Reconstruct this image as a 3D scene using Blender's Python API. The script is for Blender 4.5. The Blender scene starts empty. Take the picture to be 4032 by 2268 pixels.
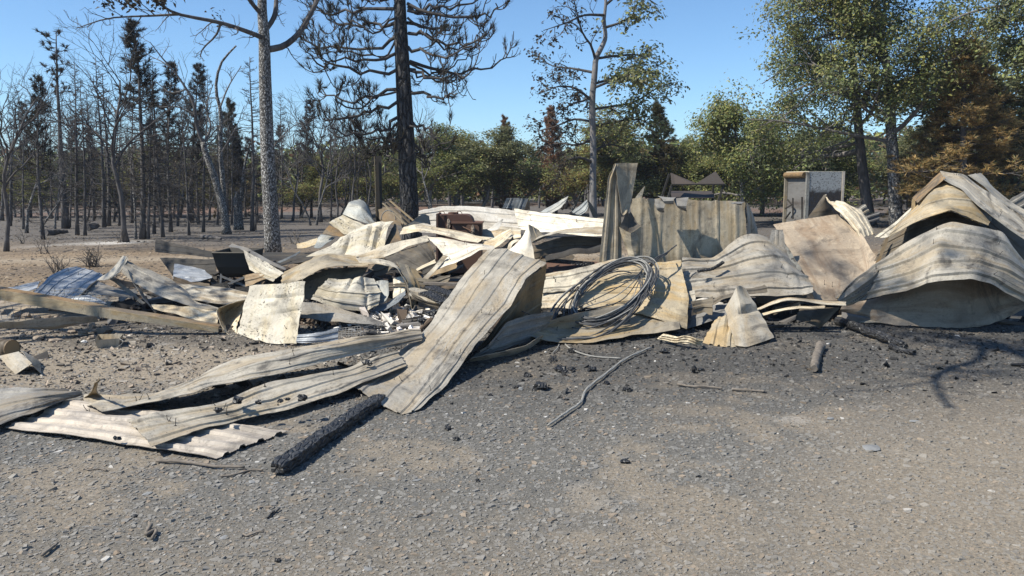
import bpy, math, random
import numpy as np
from math import radians, sin, cos, pi, sqrt
S = bpy.context.scene
COL = S.collection
# ---------------------------------------------------------------- camera, sky, sun, exposure
FPX, CX, CY, CAMZ = 3104.0, 2016.0, 1134.0, 1.6
PITCH = math.atan(414.0 / FPX)
cam_d = bpy.data.cameras.new('camera'); cam = bpy.data.objects.new('camera', cam_d); COL.objects.link(cam)
cam.location = (0, 0, CAMZ); cam.rotation_euler = (pi / 2 - PITCH, 0, 0)
cam_d.sensor_width = 36; cam_d.angle = 2 * math.atan(CX / FPX); cam_d.clip_start = 0.1; cam_d.clip_end = 3000
S.camera = cam
SUN_EL, SUN_AZ = radians(50), radians(20)      # from the left, a little from the camera's side
sdir = np.array([-cos(SUN_EL) * cos(SUN_AZ), -cos(SUN_EL) * sin(SUN_AZ), sin(SUN_EL)])
world = bpy.data.worlds.new('World'); S.world = world; world.use_nodes = True
wn = world.node_tree; bg = wn.nodes['Background']
sky = wn.nodes.new('ShaderNodeTexSky'); sky.sky_type = 'NISHITA'; sky.sun_disc = False
sky.sun_elevation = SUN_EL; sky.sun_rotation = math.atan2(sdir[0], sdir[1]) % (2 * pi)
sky.air_density = 1.0; sky.dust_density = 0.5; sky.ozone_density = 2.6; sky.altitude = 1400
hs = wn.nodes.new('ShaderNodeMix'); hs.data_type = 'RGBA'; hs.blend_type = 'MULTIPLY'; hs.inputs[0].default_value = 1.0; hs.inputs[7].default_value = (0.80, 0.99, 1.10, 1)
wn.links.new(sky.outputs[0], hs.inputs[6]); wn.links.new(hs.outputs[2], bg.inputs[0]); bg.inputs[1].default_value = 0.108
sun_d = bpy.data.lights.new('sun', 'SUN'); sun = bpy.data.objects.new('sun', sun_d); COL.objects.link(sun)
sun_d.energy = 5.0; sun_d.angle = radians(0.55); sun_d.color = (1.0, 0.95, 0.84)
import mathutils
sun.rotation_euler = mathutils.Vector(sdir).to_track_quat('Z', 'Y').to_euler(); sun.location = (-20, -6, 30)
S.view_settings.view_transform = 'Standard'; S.view_settings.look = 'None'
S.view_settings.exposure = 0.52; S.view_settings.gamma = 1.0; S.view_settings.use_curve_mapping = False
S.render.engine = 'CYCLES'

HAZE = 0.0006
# ---------------------------------------------------------------- helpers
def _h(ix, iy, iz):
    n = (ix * 374761393 + iy * 668265263 + iz * 2147483647 % 1274126177) & 0xffffffff
    n = ((n ^ (n >> 13)) * 1274126177) & 0xffffffff
    n = ((n ^ (n >> 16)) * 2246822519) & 0xffffffff
    return ((n ^ (n >> 15)) & 0xffff) / 65535.0
def noise(P, seed=0):
    """3-D value noise, about -1..1"""
    P = np.asarray(P, float); i = np.floor(P).astype(np.int64); f = P - i; f = f * f * (3 - 2 * f)
    x, y, z = i[..., 0], i[..., 1], i[..., 2] + seed * 131; r = 0
    for a in (0, 1):
        wa = f[..., 0] if a else 1 - f[..., 0]
        for b in (0, 1):
            wb = f[..., 1] if b else 1 - f[..., 1]
            for c in (0, 1):
                wc = f[..., 2] if c else 1 - f[..., 2]
                r = r + wa * wb * wc * _h(x + a, y + b, z + c)
    return r * 2 - 1
def fbm(P, seed=0, o=4):
    r = 0; a = 0.5
    for k in range(o): r = r + a * noise(np.asarray(P) * 2 ** k, seed + k * 7); a *= 0.5
    return r
def fb2(x, y, s, seed=0, o=4):
    x = np.asarray(x, float); y = np.asarray(y, float)
    return fbm(np.stack([x * s, y * s, np.zeros_like(x) + 0.37], -1), seed, o)
def sstep(a, b, x): t = np.clip((x - a) / (b - a), 0, 1); return t * t * (3 - 2 * t)
def gz(x, y):
    """height of the ground"""
    x = np.asarray(x, float); y = np.asarray(y, float); r = np.hypot(x, y)
    return 0.05 * fb2(x, y, 0.35, 3, 3) * sstep(1, 6, r) + 0.014 * fb2(x, y, 2.1, 5, 3) + 0.25 * fb2(x, y, 0.07, 9, 2) * sstep(14, 40, r)
SP, CP = sin(PITCH), cos(PITCH)
def px(x, y, d):
    """photo pixel -> point of the place: d >= 2 is its distance forward (m), d < 2 its height above the ground"""
    u = (x - CX) / FPX; v = (CY - y) / FPX
    dr = np.array([u, CP + v * SP, -SP + v * CP])
    if d >= 2: return np.array([0, 0, CAMZ]) + dr * (d / dr[1])
    t = (d - CAMZ) / dr[2]; p = np.array([0, 0, CAMZ]) + dr * t
    for _ in range(2):
        t = (d + float(gz(p[0], p[1])) - CAMZ) / dr[2]; p = np.array([0, 0, CAMZ]) + dr * t
    return p
def tag(o, label=None, cat=None, group=None, kind=None):
    if label: o['label'] = label
    if cat: o['category'] = cat
    if group: o['group'] = group
    if kind: o['kind'] = kind
    return o
def empty(name, loc=(0, 0, 0), rz=0):
    o = bpy.data.objects.new(name, None); COL.objects.link(o); o.location = loc; o.rotation_euler = (0, 0, rz)
    o.empty_display_size = 0.1
    return o
def mesh(name, V, groups, mats, mi=None, smooth=False, sharp=None, col=None, uv=None):
    """groups: list of (M,K) index arrays; mi: material index for each group; col: one colour per vertex; uv: one per vertex"""
    V = np.asarray(V, float).reshape(-1, 3)
    groups = [np.asarray(g, np.int64).reshape(len(g), -1) for g in groups]
    keep = [k for k, g in enumerate(groups) if len(g)]
    if mi is None: mi = [0] * len(groups)
    mi = [mi[k] for k in keep]; groups = [groups[k] for k in keep]
    me = bpy.data.meshes.new(name)
    lp = np.concatenate([g.ravel() for g in groups]); ct = np.concatenate([np.full(len(g), g.shape[1]) for g in groups])
    st = np.concatenate([[0], np.cumsum(ct)[:-1]])
    me.vertices.add(len(V)); me.vertices.foreach_set('co', V.ravel())
    me.loops.add(len(lp)); me.loops.foreach_set('vertex_index', lp.astype(np.int32))
    me.polygons.add(len(ct)); me.polygons.foreach_set('loop_start', st.astype(np.int32))
    mats = mats if isinstance(mats, (list, tuple)) else [mats]
    for m in mats: me.materials.append(MAT[m] if isinstance(m, str) else m)
    if len(mats) > 1:
        me.polygons.foreach_set('material_index', np.concatenate([np.full(len(g), a) for g, a in zip(groups, mi)]).astype(np.int32))
    if col is not None:
        a = me.color_attributes.new('Col', 'FLOAT_COLOR', 'POINT'); c = np.ones((len(V), 4)); c[:, :3] = col; a.data.foreach_set('color', c.ravel())
    if uv is not None:
        u = me.uv_layers.new(name='UVMap'); u.data.foreach_set('uv', np.asarray(uv)[lp].ravel())
    me.polygons.foreach_set('use_smooth', np.full(len(ct), bool(smooth)))
    me.update(calc_edges=True)
    if smooth and sharp: me.set_sharp_from_angle(angle=radians(sharp))
    return me
def obj(name, me, parent=None, loc=None):
    o = bpy.data.objects.new(name, me); COL.objects.link(o)
    if parent is not None: o.parent = parent
    if loc is not None: o.location = loc
    return o
class MB:
    """collects shapes, builds one mesh object"""
    def __init__(s): s.V = []; s.G = {}; s.n = 0
    def add(s, V, groups):
        V = np.asarray(V, float).reshape(-1, 3)
        for g in groups:
            g = np.asarray(g, np.int64)
            if len(g): s.G.setdefault(g.shape[1], []).append(g + s.n)
        s.V.append(V); s.n += len(V); return s
    def box(s, c, sz, R=None, tw=0):
        """box; R 3x3 columns = axes; tw tapers the top"""
        h = np.array(sz) / 2.0
        V = np.array([[x, y, z] for z in (-1, 1) for y in (-1, 1) for x in (-1, 1)], float) * h
        V[4:, :2] *= 1 - tw
        if R is not None: V = V @ np.asarray(R).T
        return s.add(V + np.asarray(c), [np.array([[0, 2, 3, 1], [4, 5, 7, 6], [0, 1, 5, 4], [2, 6, 7, 3], [0, 4, 6, 2], [1, 3, 7, 5]])])
    def bar(s, a, b, w, h, up=(0, 0, 1)):
        a = np.asarray(a, float); b = np.asarray(b, float); d = b - a; L = np.linalg.norm(d); d /= L
        x = np.cross(d, up); x /= np.linalg.norm(x) + 1e-9; z = np.cross(x, d)
        return s.box((a + b) / 2, (w, L, h), np.stack([x, d, z], 1))
    def tube(s, P, r, k=8, cap=True):
        V, G = tubes([P], [np.broadcast_to(r, (len(P),))], k, cap); return s.add(V, G)
    def lathe(s, prof, c, k=20):
        """prof: (radius, z) pairs round the z axis at c"""
        a = np.linspace(0, 2 * pi, k, endpoint=False)
        V = np.array([[r * cos(t), r * sin(t), z] for r, z in prof for t in a]) + np.asarray(c); q = []
        for i in range(len(prof) - 1):
            for j in range(k): q.append([i * k + j, i * k + (j + 1) % k, (i + 1) * k + (j + 1) % k, (i + 1) * k + j])
        return s.add(V, [np.array(q)])
    def me(s, name, mats, smooth=False, sharp=None, rough=0, rs=8, **kw):
        V = np.concatenate(s.V)
        if rough: V = V + rough * np.stack([noise(V * rs + 11 * k, k) for k in range(3)], -1)
        return mesh(name, V, [np.concatenate(g) for g in s.G.values()], mats, smooth=smooth, sharp=sharp, **kw)
    def build(s, name, mats, parent=None, **kw): return obj(name, s.me(name, mats, **kw), parent)
def tubes(PL, RL, k=6, cap=False):
    """tubes round many polylines -> verts, groups"""
    by = {}
    for P, R in zip(PL, RL): by.setdefault(len(P), []).append((np.asarray(P, float), np.asarray(R, float)))
    VV = []; G4 = []; G3 = []; off = 0; ang = np.linspace(0, 2 * pi, k, endpoint=False)
    for n, L in by.items():
        P = np.stack([a for a, _ in L]); R = np.stack([b for _, b in L]); B = len(L)
        T = np.empty_like(P); T[:, 1:-1] = P[:, 2:] - P[:, :-2]; T[:, 0] = P[:, 1] - P[:, 0]; T[:, -1] = P[:, -1] - P[:, -2]
        T /= np.linalg.norm(T, axis=-1, keepdims=True) + 1e-12
        ref = np.where(np.abs(T[:, :1, 2:3]).mean(1, keepdims=True) > 0.75, np.array([1.0, 0.17, 0]), np.array([0.05, 0.1, 1.0]))
        X = np.cross(T, np.broadcast_to(ref, T.shape)); X /= np.linalg.norm(X, axis=-1, keepdims=True) + 1e-12
        Y = np.cross(T, X)
        V = P[:, :, None] + R[:, :, None, None] * (np.cos(ang)[:, None] * X[:, :, None] + np.sin(ang)[:, None] * Y[:, :, None])
        idx = off + np.arange(B * n * k).reshape(B, n, k)
        a = idx[:, :-1]; b = idx[:, 1:]
        q = np.stack([a, np.roll(a, -1, 2), np.roll(b, -1, 2), b], -1).reshape(-1, 4); G4.append(q)
        VV.append(V.reshape(-1, 3)); off += B * n * k
        if cap:
            c = off + np.arange(2 * B).reshape(B, 2); VV.append(np.stack([P[:, 0], P[:, -1]], 1).reshape(-1, 3)); off += 2 * B
            i0 = idx[:, 0]; i1 = idx[:, -1]
            G3.append(np.stack([np.roll(i0, -1, 1), i0, np.broadcast_to(c[:, :1], i0.shape)], -1).reshape(-1, 3))
            G3.append(np.stack([i1, np.roll(i1, -1, 1), np.broadcast_to(c[:, 1:], i1.shape)], -1).reshape(-1, 3))
    return np.concatenate(VV), [np.concatenate(G4)] + ([np.concatenate(G3)] if G3 else [])
def crom(P, n, lin=False):
    """resample a polyline of any vectors to n points"""
    P = np.asarray(P, float); K = len(P)
    t = np.linspace(0, K - 1, n); i = np.minimum(t.astype(int), K - 2); f = (t - i).reshape((-1,) + (1,) * (P.ndim - 1))
    if lin or K == 2: return P[i] * (1 - f) + P[i + 1] * f
    E = np.concatenate([[2 * P[0] - P[1]], P, [2 * P[-1] - P[-2]]]); a, b, c, d = E[i], E[i + 1], E[i + 2], E[i + 3]
    return 0.5 * (2 * b + (c - a) * f + (2 * a - 5 * b + 4 * c - d) * f * f + (3 * b - a - 3 * c + d) * f ** 3)
ORD = ('closest', 'second closest', 'third closest', 'fourth closest', 'fifth closest', 'sixth closest', 'seventh closest', 'eighth closest', 'ninth closest', 'tenth closest')
def by_landmark(objs, pos, marks, head, tail=''):
    """labels by the nearest landmark, side and order of distance from it"""
    seen = {}
    for o, (x, y) in zip(objs, pos):
        nm, mx, my = min(marks, key=lambda m: (m[1] - x) ** 2 + 2.5 * (m[2] - y) ** 2); dx, dy = x - mx, y - my
        side = ('right of' if dx > 0 else 'left of') if abs(dx) > abs(dy) * 1.2 else ('below' if dy > 0 else 'behind')
        seen.setdefault((nm, side), []).append((dx * dx + dy * dy, id(o), o))
    for (nm, side), L in seen.items():
        for k, (_, _, o) in enumerate(sorted(L)):
            o['label'] = ' '.join((head + (', ' + ORD[k] if len(L) > 1 else '') + ' ' + side + ' the ' + nm + ' ' + tail).split())

# ---------------------------------------------------------------- materials
MAT = {}
class NT:
    def __init__(s, name):
        s.m = bpy.data.materials.new(name); s.m.use_nodes = True; s.t = s.m.node_tree; s.b = s.t.nodes['Principled BSDF']; MAT[name] = s.m
    def n(s, typ, ins=None, **kw):
        nd = s.t.nodes.new('ShaderNode' + typ)
        for k, v in kw.items(): setattr(nd, k, v)
        for k, v in (ins or {}).items(): s.set(nd.inputs[k], v)
        return nd
    def set(s, sock, v):
        if isinstance(v, bpy.types.NodeSocket): s.t.links.new(v, sock)
        elif isinstance(v, (tuple, list)) and sock.type == 'RGBA': sock.default_value = (*v, 1)[:4]
        else: sock.default_value = v
    def tex(s, co, scale, detail=4, rough=0.55, dist=0): return s.n('TexNoise', {'Vector': co, 'Scale': scale, 'Detail': detail, 'Roughness': rough, 'Distortion': dist}).outputs[0]
    def vor(s, co, scale, feat='F1', out=0): return s.n('TexVoronoi', {'Vector': co, 'Scale': scale}, feature=feat).outputs[out]
    def ramp(s, f, a, b): return s.n('MapRange', {'Value': f, 'From Min': a, 'From Max': b}).outputs[0]
    def mix(s, f, a, b, mode='MIX'):
        nd = s.n('Mix', data_type='RGBA', blend_type=mode)
        s.set(nd.inputs[0], f); s.set(nd.inputs[6], a); s.set(nd.inputs[7], b); return nd.outputs[2]
    def math(s, op, a, b=0.0): 
        nd = s.n('Math', operation=op); s.set(nd.inputs[0], a); s.set(nd.inputs[1], b); return nd.outputs[0]
    def scaled(s, co, sc): return s.n('Mapping', {'Vector': co, 'Scale': sc}).outputs[0]
    def coord(s, kind='Object', rnd=True):
        c = s.n('TexCoord').outputs[kind]
        if rnd:
            r = s.n('ObjectInfo').outputs['Random']
            c = s.n('VectorMath', {0: c, 1: s.n('CombineXYZ', {0: s.math('MULTIPLY', r, 91.7), 1: s.math('MULTIPLY', r, 37.3), 2: s.math('MULTIPLY', r, 53.1)}).outputs[0]}, operation='ADD').outputs[0]
        return c
    def out(s, col, rough=0.8, bump=None, bs=0.3, bd=0.01, metal=0.0, spec=0.3):
        s.set(s.b.inputs['Base Color'], col); s.set(s.b.inputs['Roughness'], rough); s.set(s.b.inputs['Metallic'], metal); s.set(s.b.inputs['Specular IOR Level'], spec)
        if bump is not None:
            s.t.links.new(s.n('Bump', {'Height': bump, 'Strength': bs, 'Distance': bd}).outputs[0], s.b.inputs['Normal'])
        return s.m
def metal(name, c1, c2, c3, streak=0.5, soot=0.25, speck=0.3, rough=0.55, met=0.0, sootc=(0.05, 0.046, 0.042)):
    """fire-damaged sheet: two paint tones in blotches, rust or yellow stains, soot, blistered specks, chalky scuffs"""
    M = NT(name); uv = M.coord('UV')
    c = M.mix(M.ramp(M.tex(uv, 1.9, 7, 0.62, 0.8), 0.42, 0.58), c1, c2)
    st = M.tex(M.scaled(uv, (0.9, 3.2, 1)), 1.3, 7, 0.64, 0.9)
    c = M.mix(M.math('MULTIPLY', M.ramp(st, 0.47, 0.60), streak), c, c3)
    ln = M.tex(M.scaled(uv, (0.7, 46, 1)), 1.0, 4, 0.6, 0.1)
    c = M.mix(M.math('MULTIPLY', M.ramp(ln, 0.48, 0.70), 0.16), c, M.mix(1.0, c, (0.50, 0.47, 0.43), 'MULTIPLY'))
    fine = M.tex(uv, 24, 9, 0.75, 0.5)
    c = M.mix(M.math('MULTIPLY', M.ramp(fine, 0.42, 0.68), 0.36), c, M.mix(1.0, c, (0.58, 0.56, 0.53), 'MULTIPLY'))
    ck = M.math('MULTIPLY', M.ramp(M.tex(uv, 6.5, 8, 0.72, 1.5), 0.57, 0.68), 0.55)
    c = M.mix(ck, c, M.mix(1.0, c, (1.5, 1.48, 1.42), 'MULTIPLY'))
    rd = M.n('ObjectInfo').outputs['Random']; c = M.mix(1.0, c, M.mix(rd, (0.78, 0.78, 0.80), (1.22, 1.17, 1.08)), 'MULTIPLY')
    sm = M.math('MULTIPLY', M.ramp(M.tex(uv, 2.3, 8, 0.68, 1.6), 0.54, 0.66), soot)
    c = M.mix(sm, c, sootc)
    wv = M.ramp(M.tex(M.scaled(uv, (2.6, 0.5, 1)), 1.0, 5, 0.6, 0.5), 0.57, 0.66)
    c = M.mix(M.math('MULTIPLY', wv, 0.55 * min(1, soot * 2.0)), c, M.mix(1.0, c, (0.40, 0.40, 0.41), 'MULTIPLY'))
    sp = M.ramp(M.tex(uv, 30 if speck > 0.8 else 48, 4, 0.65), 0.55, 0.62)
    patch = M.ramp(M.tex(uv, 3.3, 5, 0.65), 0.44, 0.58)
    c = M.mix(M.math('MULTIPLY', M.math('MULTIPLY', sp, patch), speck), c, sootc)
    h = M.math('ADD', M.math('MULTIPLY', fine, 0.4), M.tex(uv, 5.0, 5, 0.65, 0.5))
    M.out(c, M.ramp(fine, -0.6, 1.6) if False else rough, h, 0.5, 0.016, met, 0.2)
metal('wall', (0.45, 0.39, 0.29), (0.35, 0.31, 0.245), (0.30, 0.21, 0.10), 0.5, 0.6, 0.35)
metal('darkbrown', (0.10, 0.08, 0.058), (0.14, 0.11, 0.08), (0.17, 0.11, 0.055), 0.5, 0.4, 0.3, 0.7)
metal('cream', (0.62, 0.565, 0.45), (0.44, 0.40, 0.325), (0.36, 0.245, 0.11), 0.6, 0.7, 0.5)
metal('white', (0.78, 0.73, 0.63), (0.66, 0.61, 0.52), (0.46, 0.38, 0.25), 0.4, 0.3, 0.35)
metal('grey', (0.375, 0.352, 0.308), (0.265, 0.25, 0.222), (0.33, 0.255, 0.155), 0.5, 0.75, 0.45)
metal('greycool', (0.24, 0.235, 0.225), (0.165, 0.16, 0.155), (0.28, 0.245, 0.19), 0.4, 0.6, 0.4)
metal('tan', (0.40, 0.345, 0.255), (0.30, 0.265, 0.205), (0.37, 0.255, 0.11), 0.6, 0.5, 0.45)
metal('tanbrown', (0.24, 0.185, 0.12), (0.16, 0.13, 0.095), (0.28, 0.165, 0.06), 0.6, 0.6, 0.5)
metal('pink', (0.47, 0.385, 0.285), (0.37, 0.305, 0.23), (0.24, 0.155, 0.09), 0.55, 0.5, 0.3)
metal('pinkwhite', (0.52, 0.465, 0.40), (0.39, 0.352, 0.308), (0.30, 0.28, 0.265), 0.6, 0.45, 0.3)
metal('speckled', (0.64, 0.59, 0.48), (0.47, 0.435, 0.36), (0.42, 0.32, 0.14), 0.4, 0.5, 1.0)
metal('blue', (0.36, 0.385, 0.42), (0.27, 0.295, 0.33), (0.40, 0.41, 0.42), 0.5, 0.3, 0.3, 0.42, 0.2)
metal('bluegrey', (0.27, 0.29, 0.30), (0.17, 0.185, 0.195), (0.34, 0.33, 0.29), 0.6, 0.7, 0.7, 0.5, 0.1)
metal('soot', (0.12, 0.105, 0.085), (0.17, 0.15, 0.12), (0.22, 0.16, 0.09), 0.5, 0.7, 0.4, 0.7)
metal('black', (0.030, 0.029, 0.028), (0.05, 0.047, 0.043), (0.08, 0.065, 0.05), 0.4, 0.4, 0.3, 0.7)
metal('rust', (0.115, 0.065, 0.05), (0.15, 0.085, 0.062), (0.20, 0.13, 0.09), 0.5, 0.15, 0.3, 0.75)
metal('burnt_paint', (0.27, 0.27, 0.25), (0.19, 0.185, 0.175), (0.10, 0.08, 0.07), 0.8, 0.75, 1.0, 0.75)
metal('scorched', (0.05, 0.042, 0.038), (0.085, 0.066, 0.054), (0.035, 0.05, 0.07), 0.6, 0.3, 0.5, 0.65)
def cabinet_side(zb):
    """pale flaking paint left in a ragged band along the top, scorched steel below"""
    M = NT('cabinet_side'); co = M.n('TexCoord').outputs['Object']; n1 = M.tex(co, 6, 7, 0.7, 0.6); n2 = M.tex(co, 48, 5, 0.7)
    z = M.n('SeparateXYZ', {0: co}).outputs[2]; f = M.ramp(M.math('ADD', z, M.math('MULTIPLY', n1, 0.30)), zb + 0.10, zb + 0.17)
    pale = M.mix(M.ramp(n2, 0.53, 0.62), (0.40, 0.39, 0.36), (0.06, 0.055, 0.05))
    low = M.mix(M.ramp(n1, 0.5, 0.62), M.mix(M.ramp(n2, 0.55, 0.72), (0.05, 0.042, 0.037), (0.16, 0.12, 0.085)), (0.045, 0.06, 0.085))
    M.out(M.mix(f, low, pale), 0.7, n2, 0.4, 0.01)
def simple(name, c1, c2, sc=8, rough=0.85, bs=0.4, bd=0.01, kind='Object', stretch=None, spec=0.25):
    M = NT(name); co = M.coord(kind)
    if stretch: co = M.scaled(co, stretch)
    t = M.tex(co, sc, 8, 0.65); M.out(M.mix(M.ramp(t, 0.35, 0.68), c1, c2), rough, t, bs, bd, 0, spec)
simple('steel', (0.16, 0.16, 0.155), (0.26, 0.25, 0.235), 30, 0.5)
simple('cable', (0.03, 0.03, 0.031), (0.10, 0.10, 0.10), 14, 0.55, spec=0.5)
simple('cable_pale', (0.30, 0.29, 0.265), (0.20, 0.195, 0.18), 14, 0.65)
simple('stone_brown', (0.20, 0.155, 0.115), (0.33, 0.27, 0.21), 7, 0.9, 0.6, 0.02)
simple('stone_slate', (0.17, 0.172, 0.172), (0.25, 0.25, 0.245), 6, 0.8, 0.5, 0.01)
simple('stone_pale', (0.62, 0.60, 0.56), (0.48, 0.46, 0.42), 9, 0.9)
simple('stick', (0.13, 0.11, 0.09), (0.22, 0.19, 0.16), 20, 0.9)
simple('bark_dark', (0.052, 0.048, 0.047), (0.15, 0.138, 0.132), 9, 0.9, 0.6, 0.02, stretch=(1, 1, 0.25))
simple('bark_grey', (0.13, 0.12, 0.115), (0.26, 0.245, 0.235), 9, 0.9, 0.6, 0.02, stretch=(1, 1, 0.3))
simple('twig_dark', (0.04, 0.037, 0.036), (0.09, 0.08, 0.075), 5, 0.9)
simple('twig_grey', (0.10, 0.092, 0.087), (0.19, 0.172, 0.16), 5, 0.9)
def char(name):
    M = NT(name); co = M.coord()
    v = M.n('TexVoronoi', {'Vector': M.scaled(co, (30, 11, 30)), 'Scale': 1.0}, feature='DISTANCE_TO_EDGE').outputs[0]
    t = M.tex(co, 30, 6, 0.6); hgt = M.math('ADD', M.ramp(v, 0.0, 0.2), M.math('MULTIPLY', t, 0.5))
    M.out(M.mix(M.ramp(t, 0.4, 0.75), (0.014, 0.014, 0.015), (0.065, 0.063, 0.061)), 0.5, hgt, 1.0, 0.012, 0, 0.5)
char('char')
def oakbark(name, pale, dark, sc, amt):
    """pale ash-coated plates with black gaps"""
    M = NT(name); co = M.coord()
    c2 = M.scaled(co, (sc, sc, sc * 0.55))
    e = M.n('TexVoronoi', {'Vector': c2, 'Scale': 1.0, 'Randomness': 1.0}, feature='DISTANCE_TO_EDGE').outputs[0]
    d = M.tex(co, 9, 4, 0.7); s = M.tex(c2, 1.4, 3, 0.6)
    pl = M.math('MULTIPLY', M.ramp(e, 0.03, 0.13), M.ramp(s, 0.5 - amt, 0.62 - amt))
    big = M.ramp(M.tex(co, 1.1, 4, 0.6), 0.42, 0.62)
    c = M.mix(pl, dark, M.mix(big, pale, tuple(0.62 * p for p in pale)))
    M.out(c, 0.9, M.math('ADD', e, M.math('MULTIPLY', d, 0.4)), 0.8, 0.02)
oakbark('oak_bark', (0.47, 0.455, 0.43), (0.05, 0.046, 0.042), 26, 0.05)
oakbark('oak_bark_far', (0.34, 0.33, 0.315), (0.05, 0.047, 0.045), 14, 0.06)
def pinebark():
    M = NT('pine_bark'); co = M.coord(); w = M.n('VectorMath', {0: M.scaled(co, (9, 9, 2.6)), 1: M.n('TexNoise', {'Vector': co, 'Scale': 5.0}).outputs[1]}, operation='ADD').outputs[0]
    e = M.n('TexVoronoi', {'Vector': w, 'Scale': 1.0}, feature='DISTANCE_TO_EDGE').outputs[0]
    pl = M.ramp(e, 0.02, 0.25); t = M.tex(co, 18, 5, 0.65)
    M.out(M.mix(M.math('MULTIPLY', pl, t), (0.010, 0.010, 0.010), (0.135, 0.128, 0.124)), 0.8, M.math('ADD', pl, M.math('MULTIPLY', t, 0.4)), 1.0, 0.05, 0, 0.4)
pinebark()
def vcol(name, rough=0.9, fs=60, bs=0.5, bd=0.006, trans=False, lo=0.62, spec=0.2):
    """colour from the mesh, varied by fine grain"""
    M = NT(name); a = M.n('Attribute', attribute_name='Col').outputs['Color']; co = M.n('TexCoord').outputs['Object']
    t = M.tex(co, fs, 6, 0.7)
    c = M.mix(M.ramp(t, 0.3, 0.7), M.mix(1.0, a, (lo, lo, lo), 'MULTIPLY'), M.mix(1.0, a, (1.22, 1.2, 1.18), 'MULTIPLY'))
    M.out(c, rough, t, bs, bd, 0, spec)
vcol('ground_mat', 0.95, 45, 0.9, 0.012, lo=0.5); vcol('chip_mat', 0.75, 120, 0.25, 0.003, lo=0.8, spec=0.3); vcol('rubble_mat', 0.95, 40, 0.8, 0.02, lo=0.55)
def leafmat(name):
    M = NT(name); a = M.n('Attribute', attribute_name='Col').outputs['Color']
    r = M.n('ObjectInfo').outputs['Random']
    c = M.mix(M.ramp(r, 0, 1), M.mix(1.0, a, (0.86, 0.9, 0.86), 'MULTIPLY'), M.mix(1.0, a, (1.16, 1.08, 1.0), 'MULTIPLY'))
    M.out(c, 0.55, spec=0.35)
    tr = M.n('BsdfTranslucent', {'Color': c}); ms = M.n('MixShader', {0: 0.38, 1: M.b.outputs[0], 2: tr.outputs[0]})
    M.t.links.new(ms.outputs[0], M.t.nodes['Material Output'].inputs[0])
leafmat('leaf')
# ---------------------------------------------------------------- ground: one sheet to the horizon
def axis(a, b, step, far, g=1.13):
    core = list(np.arange(a, b + 1e-6, step)); hi = []; s = step; x = b
    while x < far: s *= g; x += s; hi.append(x)
    lo = []; s = step; x = a
    while x > -far: s *= g; x -= s; lo.append(x)
    return np.array(lo[::-1] + core + hi)
SLATE, TANS, CHARC, ASH, LITTER, FLOORC = [np.array(c) for c in ((0.150, 0.144, 0.131), (0.31, 0.26, 0.198), (0.060, 0.058, 0.056), (0.52, 0.495, 0.46), (0.30, 0.225, 0.15), (0.135, 0.122, 0.11))]  # slate fines set darker than the chips, so gaps between them look shaded
def tanmask(x, y):
    m = sstep(0.02, 0.28, 0.8 * fb2(x, y, 1.3, 21) + 0.6 * fb2(x, y, 5.0, 22) - 0.02)
    m = np.maximum(m * 0.62, sstep(4.1, 2.7, y) * 0.42)
    m = np.maximum(m, sstep(0.9, 2.4, x - (y - 4.2) * 0.75 + 0.8 * fb2(x, y, 1.1, 23)) * sstep(6.8, 5.4, y) * 0.66)
    m = np.maximum(m, 0.9 * sstep(5.6, 6.3, y + 0.5 * fb2(x, y, 1.3, 25)) * sstep(-1.3, -2.0, x + 0.4 * fb2(x, y, 1.5, 26)))
    return m
def groundcol(x, y):
    sh = x.shape; m = tanmask(x, y)[..., None]
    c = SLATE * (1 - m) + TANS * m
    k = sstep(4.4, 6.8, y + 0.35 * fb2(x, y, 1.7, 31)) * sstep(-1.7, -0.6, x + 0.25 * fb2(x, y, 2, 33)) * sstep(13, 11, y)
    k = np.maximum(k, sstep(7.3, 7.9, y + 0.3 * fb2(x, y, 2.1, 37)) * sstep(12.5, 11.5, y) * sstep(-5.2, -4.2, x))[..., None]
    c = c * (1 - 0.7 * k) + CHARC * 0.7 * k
    a = sstep(0.30, 0.55, fb2(x, y, 3.1, 41) + 0.2 * fb2(x, y, 11, 42))[..., None]
    c = c * (1 - 0.35 * a) + ASH * 0.35 * a
    far = sstep(10.0, 12.5, y + 1.0 * fb2(x, y, 0.5, 43))[..., None]
    lit = LITTER * (0.75 + 0.55 * fb2(x, y, 1.6, 45)[..., None])
    fl = sstep(17, 23, y + 3.2 * fb2(x, y, 0.25, 46))[..., None]
    cf = lit * (1 - fl) + FLOORC * fl
    st = sstep(0.05, 0.4, fb2(x * 0.35, y, 1.3, 47))[..., None]; cf = cf * (1 - 0.45 * st) + FLOORC * 0.7 * 0.45 * st
    pa = sstep(0.62, 0.9, np.exp(-(((x + 10.6) / 3.0) ** 2 + ((y - (21.0 + 0.5 * (x + 10.6))) / 0.8) ** 2)) + 0.35 * fb2(x, y, 1.2, 48))[..., None]
    cf = cf * (1 - pa) + ASH * 1.05 * pa
    # a worn pale track crossing behind the left of the heap
    tr = (np.exp(-((y - 17.3 - 0.10 * x) / 0.55) ** 2) * sstep(6, 3, x))[..., None]; cf = cf * (1 - 0.7 * tr) + TANS * 1.25 * 0.7 * tr
    rr = (sstep(30, 45, y + 8 * fb2(x, y, 0.1, 49)) * sstep(0.0, 0.3, fb2(x, y, 0.2, 50)))[..., None]; cf = cf * (1 - 0.5 * rr) + np.array([0.24, 0.11, 0.06]) * 0.5 * rr
    c = c * (1 - far) + cf * far
    beh = sstep(1.5, -1.0, y)[..., None]; return c * (1 - beh) + TANS * beh
GX, GY = axis(-7, 7, 0.055, 900), axis(2.4, 12.5, 0.055, 900)
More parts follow.
